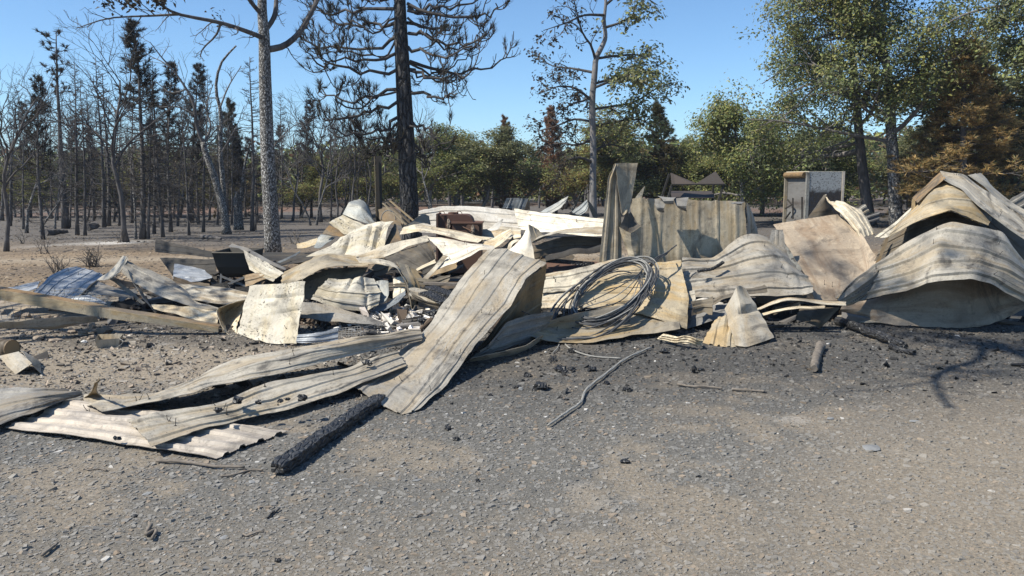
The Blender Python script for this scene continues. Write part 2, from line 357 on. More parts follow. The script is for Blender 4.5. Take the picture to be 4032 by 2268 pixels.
X, Y = np.meshgrid(GX, GY); Z = gz(X, Y)
nx, ny = len(GX), len(GY); idx = np.arange(nx * ny).reshape(ny, nx)
q = np.stack([idx[:-1, :-1], idx[:-1, 1:], idx[1:, 1:], idx[1:, :-1]], -1).reshape(-1, 4)
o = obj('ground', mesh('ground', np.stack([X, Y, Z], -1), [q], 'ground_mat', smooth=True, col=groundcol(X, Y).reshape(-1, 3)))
tag(o, kind='structure')

# ---------------------------------------------------------------- slate chips: uncountable, one object
rng = np.random.default_rng(5)
def chips(name, x, y, size, colr, label, cat, flat=0.17, zo=None, tilt=0.15, k=5):
    n = len(x)
    a = np.linspace(0, 2 * pi, k, endpoint=False) + rng.uniform(0, 2 * pi, (n, 1)) + rng.uniform(-0.35, 0.35, (n, k))
    r = size[:, None] * rng.uniform(0.6, 1.15, (n, k)); el = rng.uniform(0.5, 1.0, (n, 1)); th = rng.uniform(0, pi, (n, 1))
    u = r * np.cos(a); v = r * np.sin(a) * el
    dx = u * np.cos(th) - v * np.sin(th); dy = u * np.sin(th) + v * np.cos(th)
    tx, ty = rng.normal(0, tilt, (2, n, 1)); h = (size * flat * rng.uniform(0.5, 1.6, n))[:, None]
    z0 = (gz(x, y) if zo is None else zo)[:, None]
    top = np.stack([x[:, None] + 0.9 * dx, y[:, None] + 0.9 * dy, z0 + h + tx * dx + ty * dy], -1)
    bot = np.stack([x[:, None] + 1.05 * dx, y[:, None] + 1.05 * dy, z0 - 0.4 * h - 0.004 + tx * dx + ty * dy], -1)
    V = np.concatenate([top, bot], 1).reshape(-1, 3); b = (np.arange(n) * 2 * k)[:, None]
    j = np.arange(k); jn = (j + 1) % k
    q = np.stack([b + j, b + k + j, b + k + jn, b + jn], -1).reshape(-1, 4)
    o = obj(name, mesh(name, V, [b + j[None], q], 'chip_mat', col=np.repeat(colr, 2 * k, 0)))
    return tag(o, label, cat, kind='stuff')
def scatter(n, y0, y1, pw=1.6):
    y = y0 * (y1 / y0) ** rng.uniform(0, 1, n) ; x = rng.uniform(-0.72, 0.72, n) * (y + 0.2); return x, y
x, y = scatter(132000, 2.6, 9.2)
tm = tanmask(x, y); keep = rng.uniform(0, 1, len(x)) > tm * 0.5 + 0.02; x, y, tm = x[keep], y[keep], tm[keep]
size = np.clip(rng.lognormal(math.log(0.0076), 0.55, len(x)), 0.004, 0.028) * np.clip(0.55 + 0.11 * y, 0.7, 1.25)
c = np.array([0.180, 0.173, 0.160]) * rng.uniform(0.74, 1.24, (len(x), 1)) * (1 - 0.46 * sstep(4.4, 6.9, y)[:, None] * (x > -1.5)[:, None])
warm = rng.uniform(0, 1, len(x)); w = (warm > 0.86)[:, None]; c = np.where(w, c * np.array([1.25, 1.06, 0.88]), c)
pale = (warm < 0.007)[:, None]; c = np.where(pale, np.array([0.40, 0.39, 0.37]), c)
tm = tm[:, None]; c = c * (1 - 0.45 * tm) + TANS * 0.9 * 0.45 * tm
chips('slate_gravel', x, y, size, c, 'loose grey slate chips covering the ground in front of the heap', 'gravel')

# ---------------------------------------------------------------- trees
def nrm(v): return v / (np.linalg.norm(v) + 1e-12)
class Tree:
    def __init__(s, seed): s.r = random.Random(seed); s.L = {}; s.tips = []
    def rv(s): return np.array([s.r.gauss(0, 1), s.r.gauss(0, 1), s.r.gauss(0, 1)])
    def walk(s, p, d, L, n, wig, trop):
        P = [np.array(p, float)]; d = nrm(np.array(d, float))
        for i in range(n):
            d = nrm(d + s.rv() * wig + np.array(trop) * (i + 1) / n); P.append(P[-1] + d * L / n)
        return np.array(P)
    def add(s, lev, P, R): s.L.setdefault(lev, []).append((np.array(P), np.array(R)))
    def side(s, d, ang):
        """a direction at the given angle to d, any way round"""
        a = nrm(np.cross(d, s.rv())); return nrm(d * cos(ang) + a * sin(ang))
    def oak(s, P, R, lev, lmax, cfg):
        s.add(lev, P, R)
        if lev >= lmax: s.tips.append((P[-1], nrm(P[-1] - P[-2]))); s.tips.append((P[len(P) // 2], nrm(P[-1] - P[-2]))); return
        n = cfg['kids'][lev]; Lp = np.linalg.norm(np.diff(P, axis=0), axis=1).sum()
        for k in range(n):
            t = cfg['t0'][lev] + (1 - cfg['t0'][lev]) * (k + s.r.random()) / n; f = t * (len(P) - 1); i = min(int(f), len(P) - 2)
            p = P[i] + (P[i + 1] - P[i]) * (f - i); d = nrm(P[i + 1] - P[i]); r = R[i] * (1 - f + i) + R[i + 1] * (f - i)
            L = Lp * cfg['ratio'][lev] * s.r.uniform(0.6, 1.2) * (1.15 - 0.55 * t)
            dd = s.side(d, radians(s.r.uniform(*cfg['ang']))); dd[2] += cfg.get('lift', 0.1)
            dd = nrm(dd + np.array(cfg.get('bias', (0, 0, 0))))
            m = cfg['n'][lev + 1]; C = s.walk(p, dd, L, m, cfg['wig'], (0, 0, cfg.get('up', 0.08)))
            r0 = min(r * 0.75, max(cfg['rmin'], L * 0.02)); s.oak(C, np.linspace(r0, max(r0 * 0.3, cfg['rmin'] * 0.6), m + 1), lev + 1, lmax, cfg)
    def conifer(s, H, r0, nb, spread, low=0.12, droop=-0.10, upt=0.25, sub=5, rmin=0.006, lean=(0, 0), taper=0.85, wig=0.12):
        P = s.walk((0, 0, 0), (lean[0], lean[1], 1), H, 10, 0.02, (0, 0, 0.02)); R = np.linspace(r0, r0 * 0.12, 11); R[0] *= 1.25; s.add(0, P, R)
        for k in range(nb):
            t = low + (0.985 - low) * ((k + s.r.random()) / nb) ** 0.85; f = t * 10; i = min(int(f), 9); p = P[i] + (P[i + 1] - P[i]) * (f - i)
            a = s.r.uniform(0, 2 * pi); L = spread * s.r.uniform(0.55, 1.15) * (1 - t * taper) * min(1, 0.55 + 2.2 * (t - low)); L = max(L, 0.18)
            d = np.array([cos(a), sin(a), droop + 0.5 * (t - 0.45)])
            C = s.walk(p, d, L, 5, wig, (0, 0, upt)); rr = min(0.35 * r0, 0.010 + 0.010 * L); s.add(1, C, np.linspace(rr, rmin, 6))
            for j in range(sub):
                f2 = s.r.uniform(1.2, 4.9); i2 = int(f2); q = C[i2] + (C[i2 + 1] - C[i2]) * (f2 - i2); d2 = s.side(nrm(C[i2 + 1] - C[i2]), radians(s.r.uniform(30, 65)))
                D = s.walk(q, d2, L * s.r.uniform(0.2, 0.42), 3, 0.18, (0, 0, 0.2)); s.add(2, D, np.linspace(rmin, rmin * 0.6, 4)); s.tips.append((D[-1], nrm(D[-1] - D[-2])))
            s.tips.append((C[-1], nrm(C[-1] - C[-2])))
    def meshes(s, name, mt, mb, sides=(10, 6, 4, 3, 3, 3)):
        out = []
        V, G = tubes([a for a, _ in s.L[0]], [b for _, b in s.L[0]], sides[0], True); out.append(('trunk', mesh(name + '_trunk', V, G, mt, smooth=True)))
        VV = []; GG = []; n = 0
        for lev in sorted(s.L):
            if lev == 0: continue
            V, G = tubes([a for a, _ in s.L[lev]], [b for _, b in s.L[lev]], sides[lev]); VV.append(V); GG.append(G[0] + n); n += len(V)
        if VV: out.append(('branches', mesh(name + '_branches', np.concatenate(VV), [np.concatenate(GG)], mb, smooth=True)))
        return out
def leaves(name, C, size, cols, seed, up=0.4, fold=0.25, mat='leaf'):
    """leaf-sized faces at the points C: each a folded pair of triangles"""
    g = np.random.default_rng(seed); n = len(C)
    N = g.normal(0, 1, (n, 3)); N[:, 2] = np.abs(N[:, 2]) + up; N /= np.linalg.norm(N, axis=1, keepdims=True)
    A = np.cross(N, g.normal(0, 1, (n, 3))); A /= np.linalg.norm(A, axis=1, keepdims=True); B = np.cross(N, A)
    sz = (size * g.uniform(0.6, 1.3, n))[:, None]
    V = np.stack([C - A * sz, C + B * sz * 0.55 + N * sz * fold, C + A * sz, C - B * sz * 0.55 + N * sz * fold], 1).reshape(-1, 3)
    b = (np.arange(n) * 4)[:, None]
    cl = np.array(cols); cc = cl[g.integers(0, len(cl), n)] * g.uniform(0.6, 1.35, (n, 1))
    return mesh(name, V, [b + np.array([[0, 1, 2]]), b + np.array([[0, 2, 3]])], mat, col=np.repeat(cc, 4, 0))
def tufts(name, tips, n, L, w, cols, seed, spread=0.9):
    """needle tufts: thin triangles fanned round each shoot"""
    g = np.random.default_rng(seed); P = np.repeat(np.array([a for a, _ in tips]), n, 0); D = np.repeat(np.array([b for _, b in tips]), n, 0)
    d = D + g.normal(0, spread * 0.6, P.shape); d /= np.linalg.norm(d, axis=1, keepdims=True)
    a = np.cross(d, g.normal(0, 1, P.shape)); a /= np.linalg.norm(a, axis=1, keepdims=True); P = P - D * L * g.uniform(0, 0.7, (len(P), 1))
    l = L * g.uniform(0.6, 1.15, (len(P), 1)); V = np.stack([P - a * w, P + a * w, P + d * l], 1).reshape(-1, 3)
    cl = np.array(cols); cc = cl[g.integers(0, len(cl), len(P))] * g.uniform(0.6, 1.4, (len(P), 1))
    return mesh(name, V, [np.arange(len(V)).reshape(-1, 3)], 'leaf', col=np.repeat(cc, 3, 0))
def around(tips, n, rad, seed, flat=0.8):
    g = np.random.default_rng(seed); P = np.repeat(np.array([a for a, _ in tips]), n, 0)
    off = g.normal(0, 1, P.shape) * rad; off[:, 2] *= flat; return P + off
GREEN = [(0.235, 0.262, 0.089), (0.171, 0.205, 0.076), (0.317, 0.312, 0.106), (0.138, 0.165, 0.065), (0.275, 0.249, 0.118)]
DARKG = [(0.146, 0.170, 0.086), (0.202, 0.218, 0.110), (0.113, 0.126, 0.072), (0.242, 0.242, 0.133)]
BROWN = [(0.40, 0.285, 0.125), (0.31, 0.225, 0.105), (0.47, 0.345, 0.165), (0.24, 0.185, 0.095), (0.20, 0.20, 0.09)]
RUSTY = [(0.238, 0.133, 0.084), (0.182, 0.112, 0.077), (0.294, 0.175, 0.105)]
BURNT = [(0.022, 0.02, 0.018), (0.04, 0.034, 0.027), (0.06, 0.048, 0.03)]
MIXED = GREEN[:3] + [(0.20, 0.14, 0.065), (0.16, 0.12, 0.065)]
def plant(parts, name, loc, rz, sc, label, cat, group=None, tilt=(0, 0)):
    r = empty(name, loc); r.rotation_euler = (tilt[1], tilt[0], rz); r.scale = sc if isinstance(sc, tuple) else (sc, sc, sc)
    for nm, me in parts: obj(nm, me, r)
    return tag(r, label, cat, group)
# sources, all 7 m tall
SRC = {}
for i in range(4):
    t = Tree(100 + i); t.conifer(7, 0.072, 105, 1.3, low=0.08, droop=-0.12, upt=0.22, sub=7, rmin=0.006)
    SRC['bare_con%d' % i] = t.meshes('burnt_conifer', 'bark_dark', 'twig_dark', (9, 4, 3))
for i in range(2):
    t = Tree(120 + i); t.conifer(7, 0.08, 150, 1.15, low=0.08, droop=-0.05, upt=0.3, sub=7, rmin=0.006, taper=0.8)
    tip = [a for a in t.tips if a[0][2] > (4.2 if i == 0 else 3.0)]
    SRC['top_con%d' % i] = t.meshes('burnt_conifer', 'bark_dark', 'twig_dark', (9, 4, 3)) + [('crown', tufts('burnt_needles', tip, 10, 0.16, 0.010, BURNT, 7 + i))]
t = Tree(131); t.conifer(7, 0.10, 34, 0.95, low=0.35, droop=-0.1, upt=0.42, sub=2, rmin=0.009, taper=0.55)
SRC['tuft_pine'] = t.meshes('tufted_pine', 'bark_dark', 'twig_dark', (9, 4, 3)) + [('crown', tufts('needle_tufts', [a for a in t.tips if a[0][2] > 4.7], 26, 0.16, 0.011, BURNT, 9))]
OC = dict(kids=[10, 6, 5, 3], t0=[0.38, 0.25, 0.2, 0.2], ratio=[0.62, 0.62, 0.55, 0.5], ang=(28, 62), n=[10, 7, 5, 4, 3], wig=0.20, rmin=0.007, lift=0.22, up=0.10)
for i in range(4):
    t = Tree(140 + i); P = t.walk((0, 0, 0), (t.r.gauss(0, 0.12), t.r.gauss(0, 0.12), 1), 6.4, 10, 0.10, (0, 0, 0.06)); R = np.linspace(0.092, 0.025, 11); R[0] *= 1.4
    t.oak(P, R, 0, 3, OC); SRC['bare_oak%d' % i] = t.meshes('bare_oak', 'oak_bark_far' if i % 2 else 'bark_dark', 'twig_grey' if i % 2 else 'twig_dark', (10, 6, 4, 3))
for i, (pal, nl) in enumerate([(GREEN, 7), (DARKG, 8), (MIXED, 6), (GREEN, 5)]):
    t = Tree(160 + i); P = t.walk((0, 0, 0), (t.r.gauss(0, 0.1), t.r.gauss(0, 0.1), 1), 5.6, 8, 0.10, (0, 0, 0.06)); R = np.linspace(0.11, 0.03, 9)
    cf = dict(OC, t0=[0.14, 0.2, 0.15, 0.2], kids=[14, 6, 4, 3], ratio=[0.55, 0.6, 0.5, 0.5], ang=(35, 75)); t.oak(P, R, 0, 3, cf)
    SRC['leafy%d' % i] = t.meshes('leafy_oak', 'bark_grey', 'twig_grey', (8, 5, 3, 3)) + [('crown', leaves('oak_leaves', around(t.tips, nl * 4, 0.22, i + 5), 0.070, pal, i + 11))]
for i, pal in enumerate([BROWN, RUSTY, [(0.09, 0.085, 0.035), (0.13, 0.09, 0.04), (0.06, 0.065, 0.03)]]):
    t = Tree(170 + i); t.conifer(7, 0.10, 120, 1.7, low=0.06, droop=-0.08, upt=0.22, sub=9, rmin=0.007, taper=0.88)
    SRC['brown_con%d' % i] = t.meshes('scorched_conifer', 'bark_dark', 'twig_grey', (8, 4, 3)) + [('crown', tufts('brown_needles', t.tips, 32, 0.18, 0.012, pal, 17 + i, 1.2))]

USED = []
def at_px(kind, x, yb, topx, topy, name, label, cat, group, rz=None, sw=1.0, dist=None):
    """tree whose foot shows at pixel (x, yb) and whose top shows at (topx, topy)"""
    p = px(x, yb, 0.0) if dist is None else px(x, yb, dist); p[2] = float(gz(p[0], p[1])) - 0.06
    tp = px(topx, topy, p[1]); H = tp[2] - p[2]; k = H / 6.9
    r = random.Random(int(x * 7 + yb)); rz = r.uniform(0, 6.28) if rz is None else rz
    tl = math.atan2(tp[0] - p[0], H)
    return plant(SRC[kind], name, p, rz, (k * sw, k * sw, k), label, cat, group, (0, 0)), tl
def forest(lst, group):
    lst = sorted(lst, key=lambda a: a[1])
    for kind, x, yb, tx, ty, label, sw in lst:
        nm = {'bare_con': 'burnt_conifer', 'top_con': 'burnt_conifer', 'tuft_pin': 'burnt_pine', 'bare_oak': 'bare_oak_tree', 'leafy': 'leafy_oak_tree', 'brown_co': 'scorched_conifer'}
        n = [v for k, v in nm.items() if kind.startswith(k)][0]
        o, tl = at_px(kind, x, yb, tx, ty, n, label, 'tree', group, sw=sw)
        if label == 'back row': o['px'] = float(x)
        # lean towards the top seen in the photograph
        o.rotation_mode = 'QUATERNION'; qz = mathutils.Quaternion((0, 0, 1), o.rotation_euler.z); o.rotation_quaternion = mathutils.Quaternion((0, 1, 0), tl) @ qz
FT = [('bare_oak0', 24, 990, 10, 300, 'dark bare oak nearest the left edge of the burnt stand', 1.0),
 ('bare_oak1', 104, 918, 95, 420, 'thin pale-footed bare oak just right of the leftmost dark trunk', 0.9),
 ('bare_con0', 92, 903, 80, 380, 'black conifer close behind the thin pale-footed oak at far left', 0.9),
 ('top_con1', 170, 942, 140, 295, 'black leaning conifer with bushy burnt top, left of the tufted pine', 1.0),
 ('bare_oak3', 155, 914, 190, 560, 'grey bare oak with white ashy foot beside the black leaning conifer', 0.9),
 ('bare_oak1', 217, 903, 205, 560, 'slim pale bare trunk directly left of the tufted pine', 0.8),
 ('tuft_pine', 259, 900, 207, 140, 'burnt pine with needle tufts left only at its branch tips', 1.25),
 ('bare_con1', 274, 896, 285, 430, 'dark thin trunk touching the right side of the tufted pine foot', 0.9),
 ('bare_con2', 304, 925, 312, 255, 'tall bare black conifer first right of the tufted pine', 1.1),
 ('bare_con3', 335, 928, 330, 330, 'bare black conifer second right of the tufted pine', 1.0),
 ('bare_con0', 410, 897, 403, 235, 'tall slim bare conifer left of the tallest burnt conifer group', 1.1),
 ('bare_con2', 427, 890, 432, 300, 'stout dark conifer trunk standing close beside the tall slim one', 1.35),
 ('bare_con1', 470, 888, 470, 400, 'far thin black conifer seen between the stout trunk and curved oak', 0.9),
 ('bare_oak2', 497, 952, 470, 250, 'black bare oak with swept curved foot nearest the camera in the stand', 1.15),
 ('bare_oak1', 535, 942, 520, 520, 'grey slim bare oak right beside the curved-foot oak', 0.9),
 ('top_con0', 562, 942, 540, 82, 'tallest burnt conifer with dense black spire', 1.25),
 ('bare_con3', 583, 942, 600, 330, 'black conifer pressed against the right of the tallest spire', 1.0),
 ('bare_con0', 607, 921, 615, 290, 'bare black conifer second right of the tallest spire', 1.0),
 ('bare_con1', 642, 935, 600, 250, 'leaning bare conifer third right of the tallest spire', 1.0),
 ('top_con1', 673, 914, 655, 240, 'conifer with pale trunk foot and small burnt tuft at its top', 1.0),
 ('bare_con2', 700, 890, 705, 360, 'far thin conifer right of the pale-footed tufted one', 0.9),
 ('bare_con3', 745, 928, 715, 350, 'leaning thin black trunk left of the pale forked oak', 0.9),
 ('top_con0', 756, 876, 752, 255, 'dark far conifer with needled top left of the pale forked oak', 1.1),
 ('bare_oak3', 783, 884, 760, 560, 'far grey bare oak left of the pale forked oak', 0.9),
 ('bare_con0', 800, 914, 806, 300, 'black straight conifer immediately left of the pale forked oak', 1.0),
 ('bare_oak1', 821, 868, 825, 600, 'far whitish slim trunk behind the pale forked oak', 0.9),
 ('bare_con1', 856, 885, 860, 420, 'thin black trunk close behind the pale forked oak foot', 0.9),
 ('bare_con2', 912, 884, 908, 430, 'thin black trunk between the forked oak and the broken snag', 0.9),
 ('bare_con3', 994, 911, 1000, 235, 'tall bare conifer directly left of the big speckled oak', 1.2),
 ('bare_con1', 1006, 906, 1016, 500, 'thin dark twin trunk against the big speckled oak', 0.9),
 ('bare_oak3', 1224, 887, 1215, 520, 'grey bare sapling cluster right of the speckled oak, left stem', 0.8),
 ('bare_oak1', 1246, 887, 1275, 480, 'grey bare sapling cluster right of the speckled oak, right stem', 0.8),
 ('bare_oak0', 1330, 880, 1300, 470, 'dark bare oak thicket left of the charred pine', 0.8),
 ('bare_oak2', 1390, 878, 1400, 440, 'dark spreading bare oak between saplings and charred pine', 0.8),
 ('bare_oak0', 1450, 872, 1470, 500, 'dark bare oak nearest the left of the charred pine', 0.8),
 ('bare_oak3', 1710, 868, 1722, 400, 'slim bare oak with thin fan of twigs right of the charred pine', 0.75),
 ('bare_con0', 40, 890, 48, 340, 'far black conifer between the leftmost trunk and frame edge', 1.0),
 ('bare_con2', 370, 880, 365, 360, 'far thin conifer midway between tufted pine and stout trunk', 0.9),
 ('bare_con1', 520, 878, 525, 300, 'far conifer behind the curved-foot oak', 0.9),
 ('bare_con3', 640, 872, 668, 330, 'far conifer behind the leaning bare conifer', 0.9),
 ('brown_con2', 885, 860, 880, 400, 'brown-green conifer behind the pale forked oak', 0.9),
 ('brown_con2', 950, 852, 955, 520, 'low brown-green conifer behind the broken snag', 1.0),
]
rf = random.Random(12)
for k in range(40):
    x0 = 8 + k * 37 + rf.uniform(-10, 10); yb = rf.uniform(850, 880)
    FT.append((rf.choice(['bare_con0', 'bare_con1', 'bare_con2', 'bare_con3', 'top_con1', 'bare_oak0', 'bare_oak2']), x0, yb, x0 + rf.uniform(-12, 12), rf.uniform(330, 560) + max(0, (x0 - 1000) * 0.1), 'back row', rf.uniform(0.85, 1.15)))
forest(FT, 'burnt trees left of the heap')
REAR = [o for o in COL.objects if o.get('label') == 'back row']
LM = [('dark oak at the left edge', 24), ('tufted burnt pine', 259), ('stout dark conifer', 427), ('tallest burnt spire', 562), ('pale-footed tufted conifer', 673), ('pale forked oak', 887), ('big speckled oak', 1070), ('grey sapling cluster', 1235), ('charred pine', 1600)]
by_landmark(REAR, [(o['px'], 0) for o in REAR], [(a, b, 0) for a, b in LM], 'back-row burnt tree')
for o in REAR: del o['px']
# leafy and scorched trees behind the heap
BT = [('leafy0', 1700, 850, 1690, 565, 'green scrub oak right behind the slim bare oak beside the pine', 1.5),
 ('leafy3', 1800, 846, 1800, 560, 'bright green scrub oak behind the white sheets, left of the rusty conifer', 1.5),
 ('leafy1', 1890, 848, 1880, 545, 'dense green scrub oak against the left of the rusty conifer', 1.4),
 ('brown_con1', 1990, 845, 1985, 465, 'pale rust-brown conifer spire left of the tall half-leafed oak', 0.9),
 ('leafy2', 2080, 846, 2090, 575, 'olive-brown scrub oak under the rust-brown spire', 1.5),
 ('brown_con1', 2190, 845, 2195, 425, 'rusty red conifer close behind the tall half-leafed oak', 1.0),
 ('leafy2', 2240, 850, 2240, 600, 'brownish scrub oak left of the half-leafed oak trunk', 1.4),
 ('leafy1', 2420, 850, 2430, 560, 'dark green scrub oak behind the tall folded sheet', 1.6),
 ('leafy2', 2520, 848, 2530, 500, 'olive scrub oak behind the upright panel', 1.6),
 ('brown_con2', 2640, 850, 2645, 408, 'green-brown conifer with ragged right side beside the open sky', 1.3),
 ('leafy0', 2720, 848, 2720, 600, 'low green scrub oak at the foot of the ragged conifer', 1.3),
 ('leafy1', 2790, 846, 2795, 640, 'low dark scrub oak under the gap of open sky', 1.4),
 ('leafy0', 2900, 850, 2890, 545, 'green oak with airy left side right of the sky gap', 1.5),
 ('leafy3', 3000, 848, 3010, 470, 'green oak behind the burnt cabinet, left half', 1.5),
 ('leafy1', 3110, 850, 3120, 520, 'dark green oak directly behind the burnt cabinet', 1.5),
 ('leafy0', 3260, 850, 3260, 520, 'green oak seen between the cabinet and the dark oak trunk', 1.5),
 ('leafy1', 3620, 850, 3640, 520, 'dark green oak between the pale trunk and the brown conifer', 1.4),
 ('leafy3', 3340, 846, 3350, 560, 'far green oak left of the dark oak trunk', 1.4),
 ('brown_con0', 3800, 908, 3830, 160, 'big orange-brown conifer behind the right heap', 1.82),
 ('brown_con0', 3690, 900, 3680, 430, 'smaller orange-brown conifer left of the big brown one', 2.16),
 ('brown_con2', 3965, 890, 3990, 230, 'dark green-brown conifer at the right edge', 1.76),
 ('brown_con0', 3910, 905, 3905, 400, 'orange-brown conifer between the big brown one and the right edge', 2.03),
 ('leafy1', 4090, 880, 4060, 120, 'dark leafy oak cut by the right edge', 1.4),
 ('leafy2', 1180, 860, 1180, 640, 'brown-green scrub right of the speckled oak', 1.3),
 ('leafy2', 1340, 856, 1345, 600, 'olive scrub behind the grey sapling cluster', 1.3),
 ('leafy2', 1500, 854, 1505, 590, 'brown-green scrub behind the charred pine', 1.3),
 ('leafy0', 300, 852, 300, 625, 'far green scrub seen through the left trunks', 1.3),
 ('leafy3', 200, 856, 190, 640, 'far yellow-green scrub behind the tufted pine', 1.3),
 ('leafy2', 450, 852, 460, 640, 'far olive scrub behind the stout trunk', 1.3),
 ('leafy2', 60, 856, 50, 640, 'far dull scrub at the left edge', 1.3),
 ('leafy2', 640, 854, 640, 650, 'far olive scrub right of the tallest spire', 1.3),
 ('leafy2', 780, 852, 790, 650, 'far olive scrub left of the broken snag', 1.3),
]
BT = [(k, x, y, tx, ty - (32 if k.startswith('leafy') and 1600 < x < 2850 else 0), l, s * (1.12 if k.startswith('leafy') else 1)) for k, x, y, tx, ty, l, s in BT]
forest(BT, 'trees still in leaf behind the heap')
# the far wood: one mass
g = np.random.default_rng(77); n = 150000
xx = g.uniform(-75, 75, n); yy = g.uniform(52, 75, n); top = 3.9 + 1.8 * fb2(xx, yy * 0.3, 0.16, 61) + 1.6 * fb2(xx, yy, 0.9, 62); top += 1.0 * sstep(8, 25, xx)
zz = g.uniform(0.05, 1, n) ** 0.8 * np.maximum(top, 0.8)
keep = fbm(np.stack([xx, yy, zz], -1) * 0.6, 64) > -0.10; C = np.stack([xx, yy, zz], -1)[keep]
me = leaves('far_wood', C, 0.26, MIXED + RUSTY[:1] + DARKG, 8)
o = obj('far_wood', me); tag(o, 'far mixed wood of dull green and brown closing the view', 'wood', kind='stuff')
t = Tree(5); PL = []; RL = []
for k in range(160):
    x0 = g.uniform(-70, 70); y0 = g.uniform(44, 62); H = g.uniform(2.5, 4.8)
    PL.append(t.walk((x0, y0, 0), (g.normal(0, .05), 0, 1), H, 5, 0.05, (0, 0, 0.05))); RL.append(np.linspace(g.uniform(.07, .13), 0.02, 6))
V, G = tubes(PL, RL, 5); o2 = obj('trunks', mesh('far_trunks', V, G, 'bark_dark', smooth=True), o); o2['kind'] = 'stuff'

# leaf litter and burnt scraps on the ground behind
n = 48000; y = 10.5 * (46 / 10.5) ** rng.uniform(0, 1, n); x = rng.uniform(-0.72, 0.72, n) * y
cl = np.array([(0.22, 0.16, 0.10), (0.30, 0.23, 0.15), (0.08, 0.07, 0.062), (0.05, 0.046, 0.043), (0.33, 0.27, 0.20), (0.16, 0.12, 0.085)])[rng.integers(0, 6, n)] * rng.uniform(0.7, 1.3, (n, 1)); cl = cl * (1 - 0.45 * sstep(17, 24, y))[:, None]
chips('leaf_litter', x, y, np.clip(rng.lognormal(math.log(0.022), 0.45, n), 0.010, 0.07), cl, 'dry litter and burnt scraps on the ground behind the heap', 'litter', 0.12, tilt=0.15, k=4)
# ---------------------------------------------------------------- the trees that stand out, limb by limb
def pline(pts, Y, n=12, dY=0.0):
    m = len(pts); return crom([px(a, b, Y + dY * k / max(1, m - 1)) for k, (a, b) in enumerate(pts)], n)
def ground_root(name, P, label, cat='tree', group=None):
    r = empty(name, (P[0][0], P[0][1], float(gz(P[0][0], P[0][1])))); tag(r, label, cat, group); return r
def hang(root, parts):
    for nm, me in parts:
        o = obj(nm, me, root); o.matrix_parent_inverse = mathutils.Matrix.Translation(-root.location)
def limbs(t, L, cfg, lmax=3, lev=1):
    for P, r0, r1 in L: t.oak(P, np.linspace(r0, r1, len(P)), lev, lmax, cfg)
# big speckled oak
Y0 = 17.7; t = Tree(201)
TR = pline([(1077, 1012), (1064, 793), (1054, 621), (1047, 414), (1043, 276), (1040, 138), (1032, 35), (1035, -170)], Y0, 22)
t.add(0, TR, np.interp(np.linspace(0, 1, 22), [0, .06, .3, .7, .86, 1], [.195, .172, .15, .118, .10, .07]))
OCb = dict(kids=[0, 9, 5, 3], t0=[0, 0.12, 0.15, 0.2], ratio=[0, 0.34, 0.5, 0.5], ang=(30, 75), n=[10, 8, 6, 4, 3], wig=0.26, rmin=0.006, lift=0.12, up=0.05)
limbs(t, [(pline([(1036, 150), (975, 125), (862, 88), (700, 55), (620, 10)], Y0, 12, -2.0), .06, .02),
          (pline([(870, 90), (850, 140), (800, 190), (788, 225)], Y0 - 1, 8, 0.3), .025, .01),
          (pline([(712, 56), (600, 62), (430, 72), (300, 112)], Y0 - 1.47, 9, -0.5), .028, .008),
          (pline([(1048, 196), (1112, 183), (1161, 148), (1195, 103), (1240, 20), (1280, -80)], Y0, 12, 0.8), .075, .045),
          (pline([(1041, 125), (1078, 69), (1088, 0), (1090, -140)], Y0, 10, 0.4), .06, .04),
          (pline([(1034, 60), (995, 17), (955, -40)], Y0, 8, -0.6), .05, .035),
          (pline([(1062, 620), (1090, 560), (1150, 500), (1195, 480)], Y0, 8, 1.0), .02, .007)], OCb)
r = ground_root('oak_tree', TR, 'tall speckled ash-white oak trunk standing behind the left of the heap')
dl = [a for a in t.tips if a[0][0] < -5.9 and a[0][2] > 5.0]; random.Random(1).shuffle(dl)
hang(r, t.meshes('speckled_oak', 'oak_bark', 'bark_dark', (18, 8, 5, 3)) + [('crown', leaves('burnt_leaves', around(dl[:70], 9, 0.10, 3), 0.055, BURNT, 3))])
